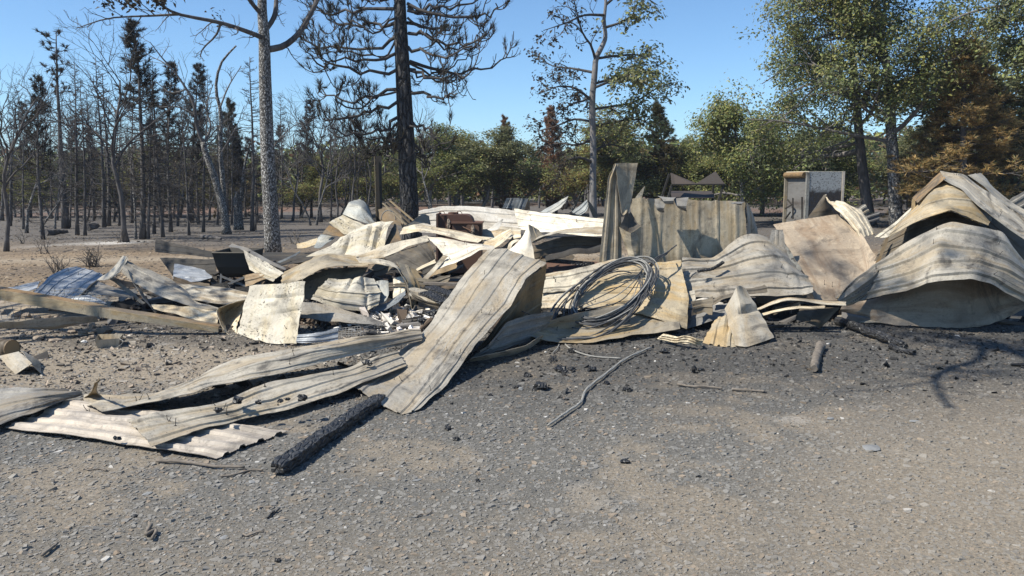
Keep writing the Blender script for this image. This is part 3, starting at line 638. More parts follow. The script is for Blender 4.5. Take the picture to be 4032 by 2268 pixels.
# charred pine
Y0 = 22.0; t = Tree(202)
TR = pline([(1624, 955), (1612, 800), (1600, 560), (1587, 300), (1576, 60), (1570, -330)], Y0, 26)
t.add(0, TR, np.interp(np.linspace(0, 1, 26), [0, .08, .35, .75, 1], [.31, .262, .24, .18, .10]))
BR = [[(1604, 14), (1728, 62), (1866, 76), (1935, 62), (1957, 10)], [(1604, 90), (1728, 117), (1831, 124), (1921, 83)], [(1608, 131), (1693, 138), (1797, 172), (1900, 200), (1985, 170), (2008, 122)],
      [(1606, 185), (1693, 207), (1797, 221), (1935, 186)], [(1612, 241), (1728, 276), (1831, 276), (1935, 255), (1995, 190)], [(1614, 276), (1728, 310), (1866, 304), (1968, 262)], [(1614, 359), (1728, 393), (1818, 400), (1880, 373)],
      [(1560, 145), (1487, 186), (1383, 193), (1259, 179), (1190, 135)], [(1560, 276), (1452, 297), (1314, 269), (1211, 255), (1168, 212)], [(1562, 352), (1473, 386), (1383, 407), (1280, 386), (1237, 342)],
      [(1566, 400), (1452, 442), (1349, 476), (1245, 497), (1203, 474)], [(1566, 462), (1487, 511), (1383, 531), (1286, 497)], [(1555, 90), (1452, 104), (1314, 90), (1231, 104)], [(1555, 35), (1418, 41), (1314, 55), (1240, 20)],
      [(1568, 538), (1507, 587), (1521, 640)], [(1610, 470), (1680, 510), (1730, 560)], [(1570, 560), (1500, 560), (1420, 610)], [(1606, 540), (1660, 590), (1690, 660)], [(1560, 210), (1470, 240), (1340, 235), (1260, 250)],
      [(1604, 40), (1700, 30), (1800, 20), (1900, -20)], [(1560, 0), (1440, -30), (1300, -20)], [(1604, -60), (1750, -80), (1880, -90)], [(1556, -80), (1400, -110), (1280, -120)], [(1604, -150), (1730, -180), (1830, -220)], [(1552, -170), (1430, -200), (1330, -250)], [(1580, -230), (1500, -290), (1660, -300)]]
need = []
for k, b in enumerate(BR * 2):
    second = k >= len(BR)
    if second: b = [(x0 + (t.r.uniform(-30, 30) if i else 0), y0 + t.r.uniform(-22, 22)) for i, (x0, y0) in enumerate(b)]; b = [b[0]] + [((p[0] - b[0][0]) * 0.75 + b[0][0], p[1] + 12) for p in b[1:]]
    if second and t.r.random() < 0.35: continue
    ls = t.r.uniform(0.68, 1.08); b = [b[0]] + [(b[0][0] + (p[0] - b[0][0]) * ls, b[0][1] + (p[1] - b[0][1]) * ls + t.r.uniform(-8, 8)) for p in b[1:]]
    P = pline(b, Y0, 12, t.r.choice([-1, 1]) * t.r.uniform(0.2, 1.8)); P[1:-1] += np.array([t.rv() * 0.045 for _ in range(10)])
    t.add(1, P, np.linspace(0.05 if not second else 0.034, 0.016, 12)); Lb = np.linalg.norm(P[-1] - P[0])
    for j in range(int(4 + Lb * 2.2)):
        f = t.r.uniform(2.0, 10.9); i = int(f); q0 = P[i] + (P[i + 1] - P[i]) * (f - i); d = nrm(P[i + 1] - P[i]); dd = t.side(d, radians(t.r.uniform(30, 70))); dd[2] -= 0.15
        C = t.walk(q0, dd, t.r.uniform(0.35, 0.95), 6, 0.13, (0, 0, 0.55)); t.add(2, C, np.linspace(0.016, 0.010, 7)); t.tips.append((C[-1], nrm(C[-1] - C[-2])))
        for _ in range(2):
            i3 = t.r.randint(2, 4); D = t.walk(C[i3], t.side(nrm(C[i3 + 1] - C[i3]), radians(50)), t.r.uniform(0.2, 0.4), 4, 0.15, (0, 0, 0.5)); t.add(3, D, np.linspace(0.011, 0.008, 5)); t.tips.append((D[-1], nrm(D[-1] - D[-2])))
for a in t.tips:
    left = a[0][0] < TR[10][0]
    if t.r.random() < (0.85 if left else 0.30): need.append(a)
r = ground_root('pine_tree', TR, 'big charred black pine with sweeping bare limbs above the heap')
hang(r, t.meshes('charred_pine', 'pine_bark', 'twig_dark', (20, 6, 4, 3)) + [('crown', tufts('charred_needles', need, 30, 0.24, 0.007, [(0.022, 0.024, 0.018), (0.036, 0.034, 0.024), (0.016, 0.016, 0.014), (0.07, 0.055, 0.03)], 4, 0.75))])
# half-leafed oak
Y0 = 27.0; t = Tree(203)
TR = pline([(2337, 905), (2335, 780), (2335, 683), (2336, 559), (2331, 404), (2341, 298), (2347, 230), (2372, 180), (2384, 143), (2378, 81), (2384, 31), (2388, -90), (2380, -200)], Y0, 26)
t.add(0, TR, np.interp(np.linspace(0, 1, 26), [0, .1, .4, .6, 1], [.15, .12, .105, .08, .03]))
cfg = dict(kids=[0, 9, 5, 4], t0=[0, 0.15, 0.15, 0.1], ratio=[0, 0.42, 0.5, 0.5], ang=(30, 70), n=[10, 8, 6, 4, 3], wig=0.22, rmin=0.008, lift=0.08, up=0.03)
LB = [[(2345, 240), (2328, 180), (2297, 137), (2279, 81), (2262, 10), (2240, -60)], [(2335, 285), (2273, 273), (2235, 267), (2179, 261), (2125, 228)], [(2334, 373), (2297, 397), (2250, 410), (2190, 455)], [(2334, 348), (2397, 323), (2465, 300), (2530, 330)],
      [(2336, 546), (2273, 571), (2198, 565), (2110, 585)], [(2337, 497), (2428, 478), (2521, 472), (2575, 505)], [(2336, 430), (2400, 420), (2500, 400), (2600, 340), (2650, 350)], [(2340, 330), (2440, 300), (2520, 270), (2570, 300)], [(2350, 230), (2430, 220), (2500, 215), (2540, 230)],
      [(2336, 480), (2260, 470), (2180, 500), (2100, 520)], [(2376, 110), (2440, 90), (2490, 60), (2500, 20)], [(2382, 60), (2300, 60), (2230, 90), (2140, 120)], [(2334, 600), (2390, 570), (2450, 580), (2500, 620)], [(2336, 640), (2280, 620), (2220, 640), (2190, 700)],
      [(2384, 20), (2450, -30), (2520, -20), (2590, 20)], [(2384, -40), (2320, -90), (2260, -80)], [(2334, 400), (2270, 350), (2200, 340), (2120, 370)]]
limbs(t, [(pline(b, Y0, 10, t.r.uniform(-1.6, 1.6)), .05, .012) for b in LB], cfg)
ctr = px(2350, 300, Y0)[0]; A = []; B = []
for a in t.tips:
    rr = t.r.random(); low = a[0][2] < 5.2
    if a[0][0] > ctr and rr < (0.8 if low else 0.42): A.append(a)
    elif a[0][0] <= ctr and rr < (0.35 if a[0][2] < 7 else 0.2): B.append(a)
r = ground_root('oak_tree', TR, 'tall half-leafed oak with twisted grey trunk behind the upright folded sheet')
c1 = leaves('oak_leaves', around(A, 9, 0.15, 5), 0.075, DARKG + GREEN[:2], 5); c2 = leaves('dead_leaves', around(B, 7, 0.12, 6), 0.07, BURNT + [(0.08, 0.05, 0.03), (0.05, 0.05, 0.03)], 6)
hang(r, t.meshes('half_leafed_oak', 'bark_grey', 'twig_dark', (12, 6, 4, 3)) + [('crown', c1), ('dead_leaves', c2)])
# big green oaks on the right
def green_oak(seed, trunk, Y0, radii, kids, label, lb=(), pal=GREEN, nl=10, mt='oak_bark_far', ratio=0.5, name='oak_tree', t0=0.30):
    t = Tree(seed); TR = pline(trunk, Y0, 16); R = np.interp(np.linspace(0, 1, 16), [0, .08, .5, 1], radii)
    cf = dict(kids=[kids, 7, 5, 3], t0=[t0, 0.15, 0.15, 0.1], ratio=[ratio, 0.5, 0.5, 0.5], ang=(40, 85), n=[10, 9, 6, 4, 3], wig=0.20, rmin=0.009, lift=0.05, up=0.05)
    t.oak(TR, R, 0, 3, cf); limbs(t, [(pline(b, Y0, 9, t.r.uniform(-1, 1)), .07, .015) for b in lb], cf)
    r = ground_root(name, TR, label)
    hang(r, t.meshes('green_oak', mt, 'twig_grey', (14, 7, 4, 3)) + [('crown', leaves('oak_leaves', around(t.tips, int(nl * 2.6), 0.23, seed), 0.062, pal, seed))])
green_oak(211, [(3530, 905), (3520, 700), (3508, 500), (3498, 300), (3462, 100), (3440, -200)], 28.0, [.27, .22, .16, .05], 17, 'large green oak with pale grey trunk right of the burnt cabinet',
          [[(3510, 420), (3300, 300), (3150, 250), (3000, 330)], [(3515, 560), (3300, 520), (3100, 480), (2940, 470)], [(3500, 350), (3650, 270), (3780, 150), (3880, 110)], [(3480, 150), (3300, 70), (3230, 20), (3150, 30), (3075, 66)]], nl=8)
green_oak(212, [(3430, 900), (3402, 720), (3380, 500), (3365, 300), (3330, 60), (3320, -150)], 29.5, [.25, .20, .14, .04], 15, 'large green oak with dark trunk just left of the pale trunk', [[(3385, 560), (3200, 600), (3050, 560), (2920, 600)], [(3370, 380), (3200, 330), (3080, 390)]], DARKG + GREEN[:2], 8, 'bark_dark')
green_oak(213, [(4190, 960), (4180, 700), (4185, 400), (4170, 100), (4150, -200)], 24.0, [.24, .20, .15, .08], 9, 'green oak beyond the right edge with limbs reaching into the sky', [[(4170, 0), (4050, 10), (3900, 30), (3790, 60), (3700, 110)], [(4175, 200), (4080, 190), (3990, 250)], [(4170, 60), (4050, 60), (3960, 90)]], DARKG + GREEN[:2], 7, ratio=0.3, t0=0.55)
green_oak(214, [(2930, 880), (2925, 760), (2915, 650), (2900, 560), (2890, 480)], 31, [.14, .11, .09, .03], 14, 'airy young green oak leaning left beside the gap of sky', [], GREEN, 6, ratio=0.55, t0=0.15)
# pale forked oak and broken snag in the left stand
t = Tree(221); Y0 = 25.0
TR = pline([(893, 922), (880, 830), (845, 700), (812, 610), (800, 560)], Y0, 14); t.add(0, TR, np.interp(np.linspace(0, 1, 14), [0, .1, 1], [.17, .125, .085]))
P2 = pline([(884, 880), (880, 750), (868, 600), (870, 450), (850, 350), (870, 250), (930, 180)], Y0 + .3, 14); t.add(0, P2, np.linspace(.09, .025, 14))
cfb = dict(cfg, kids=[0, 7, 5, 3], wig=0.24, rmin=0.007)
limbs(t, [(pline([(800, 562), (775, 500), (760, 400), (700, 300), (640, 230), (590, 165)], Y0, 12, -.5), .06, .012), (pline([(803, 565), (830, 500), (812, 420), (840, 330)], Y0, 9, .4), .045, .01),
          (pline([(868, 420), (900, 340), (950, 260)], Y0, 8, .3), .03, .01), (pline([(872, 600), (930, 500), (960, 420)], Y0, 8, .3), .02, .008)], cfb)
r = ground_root('bare_oak_tree', TR, 'pale forked bare oak leaning left in the burnt stand'); hang(r, t.meshes('pale_oak', 'oak_bark', 'twig_grey', (12, 6, 4, 3)))
t = Tree(222); Y0 = 27.4; TR = pline([(940, 905), (937, 830), (933, 755)], Y0, 8); t.add(0, TR, np.array([.19, .165, .155, .15, .145, .14, .12, .04]))
P2 = pline([(950, 790), (958, 700), (968, 630), (985, 560)], Y0, 8); t.add(1, P2, np.linspace(.08, .02, 8))
r = ground_root('tree_snag', TR, 'broken whitish tree snag left of the speckled oak'); hang(r, t.meshes('snag', 'oak_bark', 'oak_bark_far', (12, 7)))
# two oaks out of the picture to the left: their limbs throw the shadows seen on the heap
def shade_tree(seed, trunk, targets, zt, label, nl, r0, fr=0.28, ground=()):
    t = Tree(seed); P = crom(trunk, 14); t.add(0, P, np.linspace(r0, r0 * 0.35, 14)); L = []
    for k, T in enumerate(targets):
        T = np.array(T, float); z = zt + t.r.uniform(-1, 1.0); E = T + sdir * ((z - T[2]) / sdir[2]); i = 8 + k % 5; m = (P[i] + E) / 2 + np.array([0, 0, 0.8])
        L.append((crom([P[i], m, E], 10), .07, .02))
    limbs(t, L, dict(kids=[0, 9, 4, 3], t0=[0, 0.55, 0.2, 0.2], ratio=[0, 0.15, 0.6, 0.5], ang=(30, 75), n=[8, 8, 6, 4, 3], wig=0.22, rmin=0.007, lift=0.0, up=0.02))
    for G_ in ground:
        Q = [np.array([*g[:2], float(gz(*g[:2]))]) + sdir * (g[2] / sdir[2]) for g in G_]; L2 = crom([P[6]] + Q, 18); limbs(t, [(L2, .055, .022)], dict(kids=[0, 5, 3, 0], t0=[0, 0.6, 0.3, 0.2], ratio=[0, 0.10, 0.5, 0.5], ang=(30, 70), n=[8, 8, 5, 4], wig=0.22, rmin=0.008, lift=0.0, up=0.0), 2)
    r = ground_root('oak_tree', P, label)
    tp = [a for a in t.tips if a[0][2] > zt - 3]; t.r.shuffle(tp)
    hang(r, t.meshes('shade_oak', 'oak_bark_far', 'twig_grey', (12, 6, 4, 3)) + [('crown', leaves('oak_leaves', around(tp[:int(len(tp) * fr)], nl, 0.13, seed), 0.075, DARKG, seed))])
shade_tree(231, [(-2.2, -2.0, 0), (-2.3, -1.9, 5), (-2.4, -1.6, 9), (-2.6, -1.0, 11.5)], [(3.7, 8.6, 1.0), (4.7, 8.5, 0.9), (3.2, 9.6, 0.7), (4.9, 9.4, 1.5), (4.0, 6.6, 0), (5.2, 7.8, 0.6), (3.4, 9.9, 1.1), (3.6, 9.3, 0.6)], 12.5, 'tall oak behind the camera whose limbs shade the right heap', 8, 0.3, 0.15, [[(4.8, 7.4, 6.4), (4.2, 6.95, 6.2), (3.58, 6.45, 6.0), (3.3, 5.95, 5.8), (3.12, 5.45, 5.6)]])
shade_tree(232, [(-11.4, 4.8, 0), (-11.2, 4.9, 3), (-11.2, 5.0, 5), (-11, 5.2, 6.5)], [(-4.6, 9.9, .5), (-3.6, 10, .4), (-5.2, 10.6, .2), (-2.7, 9.6, .3), (-6, 12, 0), (-7, 13.5, 0), (-5.0, 13.5, 0)], 7.0, 'oak beyond the left edge whose limbs shade the blue sheets', 6, 0.22)
# low dry shrubs, fallen trunks
def shrub(x, y, h, n, seed, label):
    t = Tree(seed); p = px(x, y, 0.0)
    for k in range(n): C = t.walk(p + t.rv() * np.array([.05, .05, 0]), (t.r.gauss(0, .5), t.r.gauss(0, .5), 1), h * t.r.uniform(.5, 1), 6, .2, (0, 0, .05)); t.add(0, C, np.linspace(.011, .004, 7)); [t.add(1, t.walk(C[i], t.side(nrm(C[i] - C[i - 1]), .7), h * .35, 4, .2, (0, 0, .1)), np.linspace(.005, .003, 5)) for i in (2, 3, 4, 5)]
    r = empty('dry_shrub', p); tag(r, label, 'shrub', 'burnt shrubs on the left'); hang(r, [('stems', m) for _, m in t.meshes('dry_shrub', 'stick', 'stick', (5, 4))])
shrub(175, 1000, .7, 5, 1, 'small burnt shrub with forked stems in the open ground at left'); shrub(365, 1050, .42, 22, 2, 'low twiggy dry shrub with pale litter behind the blue sheets'); shrub(470, 955, .5, 6, 3, 'thin burnt twigs beside the curved-foot oak'); shrub(230, 1075, .35, 12, 4, 'low bristly dry shrub left behind the blue sheet')
shrub(1165, 960, .5, 6, 6, 'thin burnt twigs right of the speckled oak'); shrub(90, 960, .5, 5, 7, 'spindly burnt shrub between the leftmost trunks')
def log(a, b, r0, r1, seed, name, label, cat, mat='bark_dark', lift=0.0):
    A = px(*a); B = px(*b); t = Tree(seed); P = crom([A, (A + B) / 2 + t.rv() * 0.02, B], 26); P[:, 2] = np.maximum(P[:, 2], gz(P[:, 0], P[:, 1]) + np.linspace(r0, r1, 26) * 0.7) + lift
    V, G = tubes([P], [np.linspace(r0, r1, 26)], 12, True); V = V + (r0 * 0.28) * np.stack([noise(V / r0 * 1.1 + k * 9, k) for k in range(3)], -1)
    return tag(obj(name, mesh(name, V, G, mat, smooth=True, sharp=40)), label, cat)
log((180, 915, .1), (262, 912, .1), .10, .07, 1, 'fallen_log', 'dark fallen log on the forest floor beside the tufted pine', 'log')
log((795, 933, .1), (872, 940, .1), .07, .03, 2, 'fallen_log', 'thin fallen log near the foot of the pale forked oak', 'log')
log((345, 893, .15), (385, 880, .25), .16, .12, 3, 'fallen_log', 'thick fallen log behind the bare conifers right of the tufted pine', 'log')
# ---------------------------------------------------------------- the heap: burnt roofing sheets, each bent its own way
CAMP = np.array([0, 0, CAMZ])
NAIL = MB().tube(np.array([[0, 0, -0.01], [0, 0, 0.03], [0.006, 0.002, 0.048]]), 0.0022, 5).lathe([(0.0, 0.0), (0.007, 0.0), (0.007, 0.003), (0.0, 0.003)], (0, 0, 0.0), 8).me('nail', 'black')
def sheet(label, edges, front='cream', back='soot', ribs=3, rh=0.022, nu=44, dent=0.012, lin=None, nails=0, seed=None, bow=0.0, flip=False, tear=0.0, cat='metal sheet', name='roofing_sheet', lip=0.0, rw=1.0, buckle=0.0, yoff=0.0):
    rh *= 0.52; lin = (not any(w in label for w in ('arch', 'curl', 'trough', 'concave', 'loop', 'flap', 'pocket', 'spike', 'wavy'))) if lin is None else lin; sd = seed if seed is not None else (sum(map(ord, label)) % 997)
    rr = random.Random(sd)
    E = np.array([[px(p[0], p[1], p[2] + (yoff if p[2] >= 2 else 0)) for p in e] for e in edges])                 # (edges, stations, 3)
    U = np.stack([crom(e, nu, lin) for e in E])                        # (E, nu, 3)
    if lin:
        for _ in range(3): U[:, 1:-1] = 0.25 * U[:, :-2] + 0.5 * U[:, 1:-1] + 0.25 * U[:, 2:]
    W = np.linalg.norm(np.diff(U, axis=0), axis=2).sum(0).mean(); L = np.linalg.norm(np.diff(U, axis=1), axis=2).sum(1).mean()
    # across the sheet: trapezoid ribs with low stiffening beads between
    vs = [(0.0, 0.0), (1.0, 0.0)]
    hw = min(0.023 * rw / W, 0.30 / max(ribs, 1)); tw = hw * 0.5
    for k in range(ribs):
        c = (k + 0.5) / ribs + rr.uniform(-0.02, 0.02) / max(ribs, 1)
        vs += [(c - hw, 0), (c - tw, 1), (c + tw, 1), (c + hw, 0)]
        for s in (0.31, 0.69):
            c2 = c + (s) / ribs
            if c2 < 0.97: b = min(0.010 / W, 0.05 / ribs); vs += [(c2 - b, 0), (c2, 0.18), (c2 + b, 0)]
    if ribs == 0: vs += [(k / 10.0, 0) for k in range(1, 10)]
    else: vs += [(k / ribs, 0) for k in range(1, ribs)]
    vs = sorted(v for v in vs if 0 <= v[0] <= 1); vv = np.array([v[0] for v in vs]); hv = np.array([v[1] for v in vs]); nv = len(vv)
    Ev = np.linspace(0, 1, len(E)); Pm = np.empty((nv, nu, 3))
    if len(E) == 2: Pm = U[0][None] * (1 - vv)[:, None, None] + U[1][None] * vv[:, None, None]
    else:
        t = vv * (len(E) - 1); i = np.minimum(t.astype(int), len(E) - 2); f = (t - i)[:, None, None]
        X = np.concatenate([[2 * U[0] - U[1]], U, [2 * U[-1] - U[-2]]]); a, b, c, d = X[i], X[i + 1], X[i + 2], X[i + 3]
        Pm = b * (1 - f) + c * f if lin else 0.5 * (2 * b + (c - a) * f + (2 * a - 5 * b + 4 * c - d) * f * f + (3 * b - a - 3 * c + d) * f ** 3)
    def normals(P):
        du = np.gradient(P, axis=1); dv = np.gradient(P, axis=0); N = np.cross(du, dv); return N / (np.linalg.norm(N, axis=2, keepdims=True) + 1e-9)
    N = normals(Pm)
    if np.mean(np.sum(N * (CAMP - Pm), 2)) < 0: N = -N
    if flip: N = -N
    uu = np.linspace(0, 1, nu)
    disp = hv[:, None] * rh * (1 - 0.25 * np.abs(noise(Pm * 2.3, sd))) + dent * (0.8 * noise(Pm * 2.2, sd + 1) + 0.4 * noise(Pm * 6.0, sd + 2))
    for fr, am in ((1.5, 2.3), (3.7, 1.1)): disp += dent * am * (0.45 - np.abs(noise(Pm * fr, sd + 9) + 0.5 * noise(Pm * fr * 1.7, sd + 12)))
    disp += bow * np.sin(vv * pi)[:, None] * np.ones(nu)[None]
    if buckle:   # sharp cross dents
        for _ in range(4):
            c = rr.uniform(0.1, 0.9); v0 = rr.uniform(0.1, 0.9); disp -= buckle * np.exp(-((uu[None] - c) / 0.035) ** 2 - ((vv[:, None] - v0) / 0.3) ** 2)
    Pm = Pm + N * disp[..., None]
    T = (U[-1] - U[0]); T = T / (np.linalg.norm(T, axis=1, keepdims=True) + 1e-9)
    jag = noise(np.stack([uu * L * 14, uu * 0, uu * 0 + sd], -1), 3) * (0.006 + tear); jag2 = noise(np.stack([uu * L * 14, uu * 0 + 4, uu * 0 + sd], -1), 4) * (0.006 + tear)
    Pm[0] += T * jag[:, None]; Pm[-1] += T * jag2[:, None]
    Du = nrm(U[:, -1].mean(0) - U[:, -2].mean(0)); je = noise(np.stack([vv * W * 16, vv * 0, vv * 0 + sd], -1), 5) * (0.006 + tear)
    Pm[:, -1] += Du * je[:, None]; Pm[:, 0] += Du * je[::-1, None]
    if lip: Pm[-1] -= N[-1] * lip; Pm[0] -= N[0] * lip
    B = Pm - N * 0.004
    # split the folds of the back so the rim closes
    V = np.concatenate([Pm.reshape(-1, 3), B.reshape(-1, 3)]); n = nv * nu; I = np.arange(n).reshape(nv, nu)
    q = np.stack([I[:-1, :-1], I[:-1, 1:], I[1:, 1:], I[1:, :-1]], -1).reshape(-1, 4)
    P0 = V[q[0]]; fn = np.cross(P0[1] - P0[0], P0[2] - P0[0])
    s0 = np.sign(np.dot(fn, N[0, 0])) or 1
    if s0 < 0: q = q[:, ::-1]
    qb = q[:, ::-1] + n
    bd = np.concatenate([I[0, :], I[1:, -1], I[-1, -2::-1], I[-2:0:-1, 0]]); bn = np.roll(bd, -1)
    rim = np.stack([bd, bd + n, bn + n, bn], -1)
    if s0 > 0: rim = rim[:, ::-1]
    uv = np.stack([np.broadcast_to(uu[None] * L, (nv, nu)), np.broadcast_to(vv[:, None] * W, (nv, nu))], -1).reshape(-1, 2); uv = np.concatenate([uv, uv + 7.3])
    me = mesh(name, V, [q, qb, rim], [front, back], [0, 1, 0], smooth=True, sharp=26, uv=uv)
    o = obj(name, me); tag(o, label, cat, 'burnt sheets of the collapsed building' if cat == 'metal sheet' else None)
    for k in range(nails):
        i = rr.randrange(2, nv - 2); j = int(nu * (0.15 + 0.7 * ((k // 3) + rr.random() * 0.06) / max(1, (nails - 1) // 3 + 0.3))); j = min(max(j, 1), nu - 2)
        na = obj('nail', NAIL, o); d = nrm(N[i, j] + np.array([rr.gauss(0, .35), rr.gauss(0, .35), 0.3]))
        na.location = Pm[i, j]; na.rotation_mode = 'QUATERNION'; na.rotation_quaternion = mathutils.Vector(d).to_track_quat('Z', 'Y'); na.scale = (1, 1, rr.uniform(0.7, 1.3))
    return o
sh = sheet
# --- front left, flat on the gravel
sh('pinkish corrugated sheet flat on the gravel, frontmost of the heap', [[(20, 1686, .02), (353, 1726, .03), (555, 1758, .03), (853, 1803, .02)], [(150, 1632, .03), (480, 1672, .04), (700, 1705, .04), (990, 1742, .03)], [(290, 1578, .03), (600, 1615, .03), (850, 1655, .03), (1130, 1697, .02)]], 'pinkwhite', 'grey', 4, .035, nails=6, rw=1.5, dent=.008)
sh('long grey sheet slanting over the pinkish one', [[(600, 1760, .07), (780, 1698, .07), (959, 1643, .07), (1136, 1612, .06), (1384, 1526, .08), (1600, 1440, .08)], [(540, 1700, .07), (720, 1660, .09), (920, 1608, .12), (1090, 1560, .11), (1330, 1490, .11), (1580, 1410, .11)], [(498, 1655, .08), (660, 1612, .11), (880, 1574, .14), (1050, 1508, .13), (1303, 1460, .12), (1560, 1386, .13)]], 'grey', 'soot', 3, .022, nu=70, nails=10, buckle=.01)
sh('long pale twisted sheet running from the heap down to the upturned tip', [[(404, 1623, .08), (555, 1593, .10), (690, 1568, .12), (772, 1551, .14), (848, 1518, .15), (1000, 1493, .15), (1252, 1432, .16), (1430, 1388, .16), (1660, 1346, .16)], [(330, 1592, .05), (470, 1582, .09), (620, 1556, .09), (720, 1530, .12), (800, 1480, .16), (985, 1440, .2), (1240, 1385, .24), (1430, 1350, .24), (1660, 1322, .2)], [(330, 1560, .04), (500, 1560, .04), (620, 1550, .05), (706, 1520, .08), (840, 1450, .14), (975, 1404, .18), (1230, 1352, .22), (1430, 1330, .24), (1655, 1300, .22)]], 'grey', 'soot', 3, .018, nu=80, nails=6, buckle=.014, dent=.016)
sh('yellowish upturned flap at the tip of the long twisted sheet', [[(312, 1592, .03), (340, 1560, .08), (372, 1515, .22), (389, 1492, .33)], [(455, 1575, .03), (410, 1560, .06), (384, 1530, .18), (392, 1494, .32)]], 'tan', 'tanbrown', 1, .008, nu=20, bow=-.02)
sh('grey sheet cut off by the left edge, lying on the pinkish sheet', [[(-160, 1735, .05), (0, 1668, .06), (141, 1622, .08), (322, 1552, .06)], [(-160, 1640, .06), (0, 1600, .10), (150, 1572, .12), (322, 1548, .08)], [(-160, 1550, .06), (0, 1537, .08), (120, 1535, .10), (240, 1538, .08)]], 'grey', 'soot', 3, .02, nails=3)
# --- the leaning sheet in the middle
sh('big grey-tan sheet leaning down to the gravel in the middle', [[(1384, 1523, .05), (1500, 1437, 6.75), (1635, 1342, 7.2), (1742, 1200, 7.7), (1823, 1080, 8.05), (1920, 987, 8.4)],
   [(1482, 1585, .03), (1590, 1478, 6.3), (1712, 1352, 6.95), (1815, 1205, 7.5), (1905, 1075, 7.9), (1985, 982, 8.3)],
   [(1583, 1632, .01), (1690, 1512, 5.95), (1790, 1368, 6.7), (1900, 1222, 7.3), (1995, 1082, 7.8), (2065, 1015, 8.2)],
   [(1650, 1606, .03), (1755, 1520, 5.95), (1858, 1384, 6.6), (1980, 1240, 7.15), (2075, 1092, 7.7), (2153, 1039, 8.1)]], 'grey', 'soot', 4, .02, nu=80, nails=10, buckle=.012, dent=.010)
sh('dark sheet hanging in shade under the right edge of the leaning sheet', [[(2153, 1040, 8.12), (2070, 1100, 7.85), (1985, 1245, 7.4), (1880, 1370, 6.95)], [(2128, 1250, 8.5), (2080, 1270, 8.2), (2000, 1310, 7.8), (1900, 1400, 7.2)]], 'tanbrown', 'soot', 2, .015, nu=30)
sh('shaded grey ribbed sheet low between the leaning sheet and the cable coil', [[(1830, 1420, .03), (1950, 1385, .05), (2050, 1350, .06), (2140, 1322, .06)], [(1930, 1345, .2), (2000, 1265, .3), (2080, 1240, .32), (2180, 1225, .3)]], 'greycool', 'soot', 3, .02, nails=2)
sh('narrow bent strip on the ground under the shaded ribbed sheet', [[(1850, 1432, .01), (1950, 1410, .02), (2060, 1378, .02), (2140, 1336, .03)], [(1856, 1415, .09), (1950, 1392, .09), (2060, 1358, .10), (2135, 1318, .12)]], 'grey', 'soot', 0, nu=24)
# --- around the cable coil
sh('tan sheet lying lowest under the cable coil', [[(2083, 1327, .10), (2233, 1346, .03), (2349, 1347, .03), (2543, 1316, .05), (2679, 1303, .06)], [(2110, 1290, .15), (2240, 1290, .10), (2370, 1275, .12), (2530, 1255, .15), (2670, 1245, .15)], [(2140, 1268, .2), (2250, 1235, .25), (2380, 1215, .25), (2520, 1205, .25), (2660, 1200, .25)]], 'tan', 'soot', 2, .012, nails=3, dent=.02)
sh('tan-grey ribbed sheet propped behind the cable coil', [[(2291, 1210, 8.45), (2420, 1225, 8.35), (2530, 1240, 8.3), (2620, 1268, 8.2), (2704, 1294, 8.15)], [(2240, 1165, 8.7), (2400, 1160, 8.7), (2540, 1160, 8.7), (2640, 1165, 8.65), (2712, 1170, 8.6)], [(2300, 1115, 8.95), (2420, 1095, 9.0), (2560, 1090, 9.05), (2640, 1095, 9.05), (2694, 1105, 9.0)], [(2360, 1075, 9.15), (2460, 1052, 9.25), (2575, 1036, 9.35), (2630, 1028, 9.4), (2680, 1020, 9.4)]], 'tan', 'soot', 4, .022, nails=4, buckle=.012)
sh('cream ribbed sheet behind the coil, left of the tall folded sheet', [[(2128, 1156, 8.9), (2230, 1145, 8.95), (2340, 1120, 9.0), (2420, 1110, 9.1)], [(2136, 1082, 9.2), (2230, 1066, 9.25), (2350, 1038, 9.35), (2430, 1020, 9.4)]], 'cream', 'soot', 2, .025, nails=3)
sh('cream sheet corner low between the leaning sheet and the coil', [[(2130, 1215, 8.75), (2200, 1212, 8.7), (2290, 1225, 8.6)], [(2134, 1160, 8.95), (2210, 1150, 9.0), (2300, 1145, 9.0)]], 'cream', 'soot', 1, .015, nu=24)
# --- upright panel and the tall folded sheet
V_ = sh('tan upright wall panel with torn top edge', [[(2470, 1150, 10.0), (2478, 960, 10.05), (2487, 779, 10.1)], [(2710, 1150, 10.05), (2712, 960, 10.1), (2710, 786, 10.15)], [(2934, 1150, 10.1), (2936, 960, 10.15), (2934, 796, 10.2)]], 'wall', 'soot', 6, .014, nu=40, dent=.006, nails=0, tear=.004, rw=1.3)
sh('narrow side return bent back from the upright panel', [[(2938, 1120, 10.18), (2940, 950, 10.2), (2938, 800, 10.22)], [(3000, 1120, 10.7), (2986, 920, 10.7), (2950, 815, 10.6)]], 'grey', 'soot', 1, .015, nu=24)
for k, (a, b, c_) in enumerate([((2575, 786), (2622, 790), (2600, 836)), ((2650, 786), (2708, 790), (2690, 824)), ((2880, 792), (2928, 798), (2905, 806)), ((2590, 783), (2660, 784), (2640, 797))]):
    f = sh(('torn flap hanging from the left of the panel top', 'curled pale flap hanging from the middle of the panel top', 'short dark flap at the right of the panel top', 'thin torn shred along the panel top')[k], [[(*a, 10.0), ((a[0] * 2 + c_[0]) / 3, a[1] * .4 + c_[1] * .6, 9.92), (*c_, 9.95)], [(*b, 10.0), ((b[0] * 2 + c_[0]) / 3, b[1] * .4 + c_[1] * .6, 9.9), (c_[0] + 14, c_[1], 9.95)]], 'greycool', 'soot', 0, nu=14, dent=.025, cat='metal scrap', name='torn_flap')
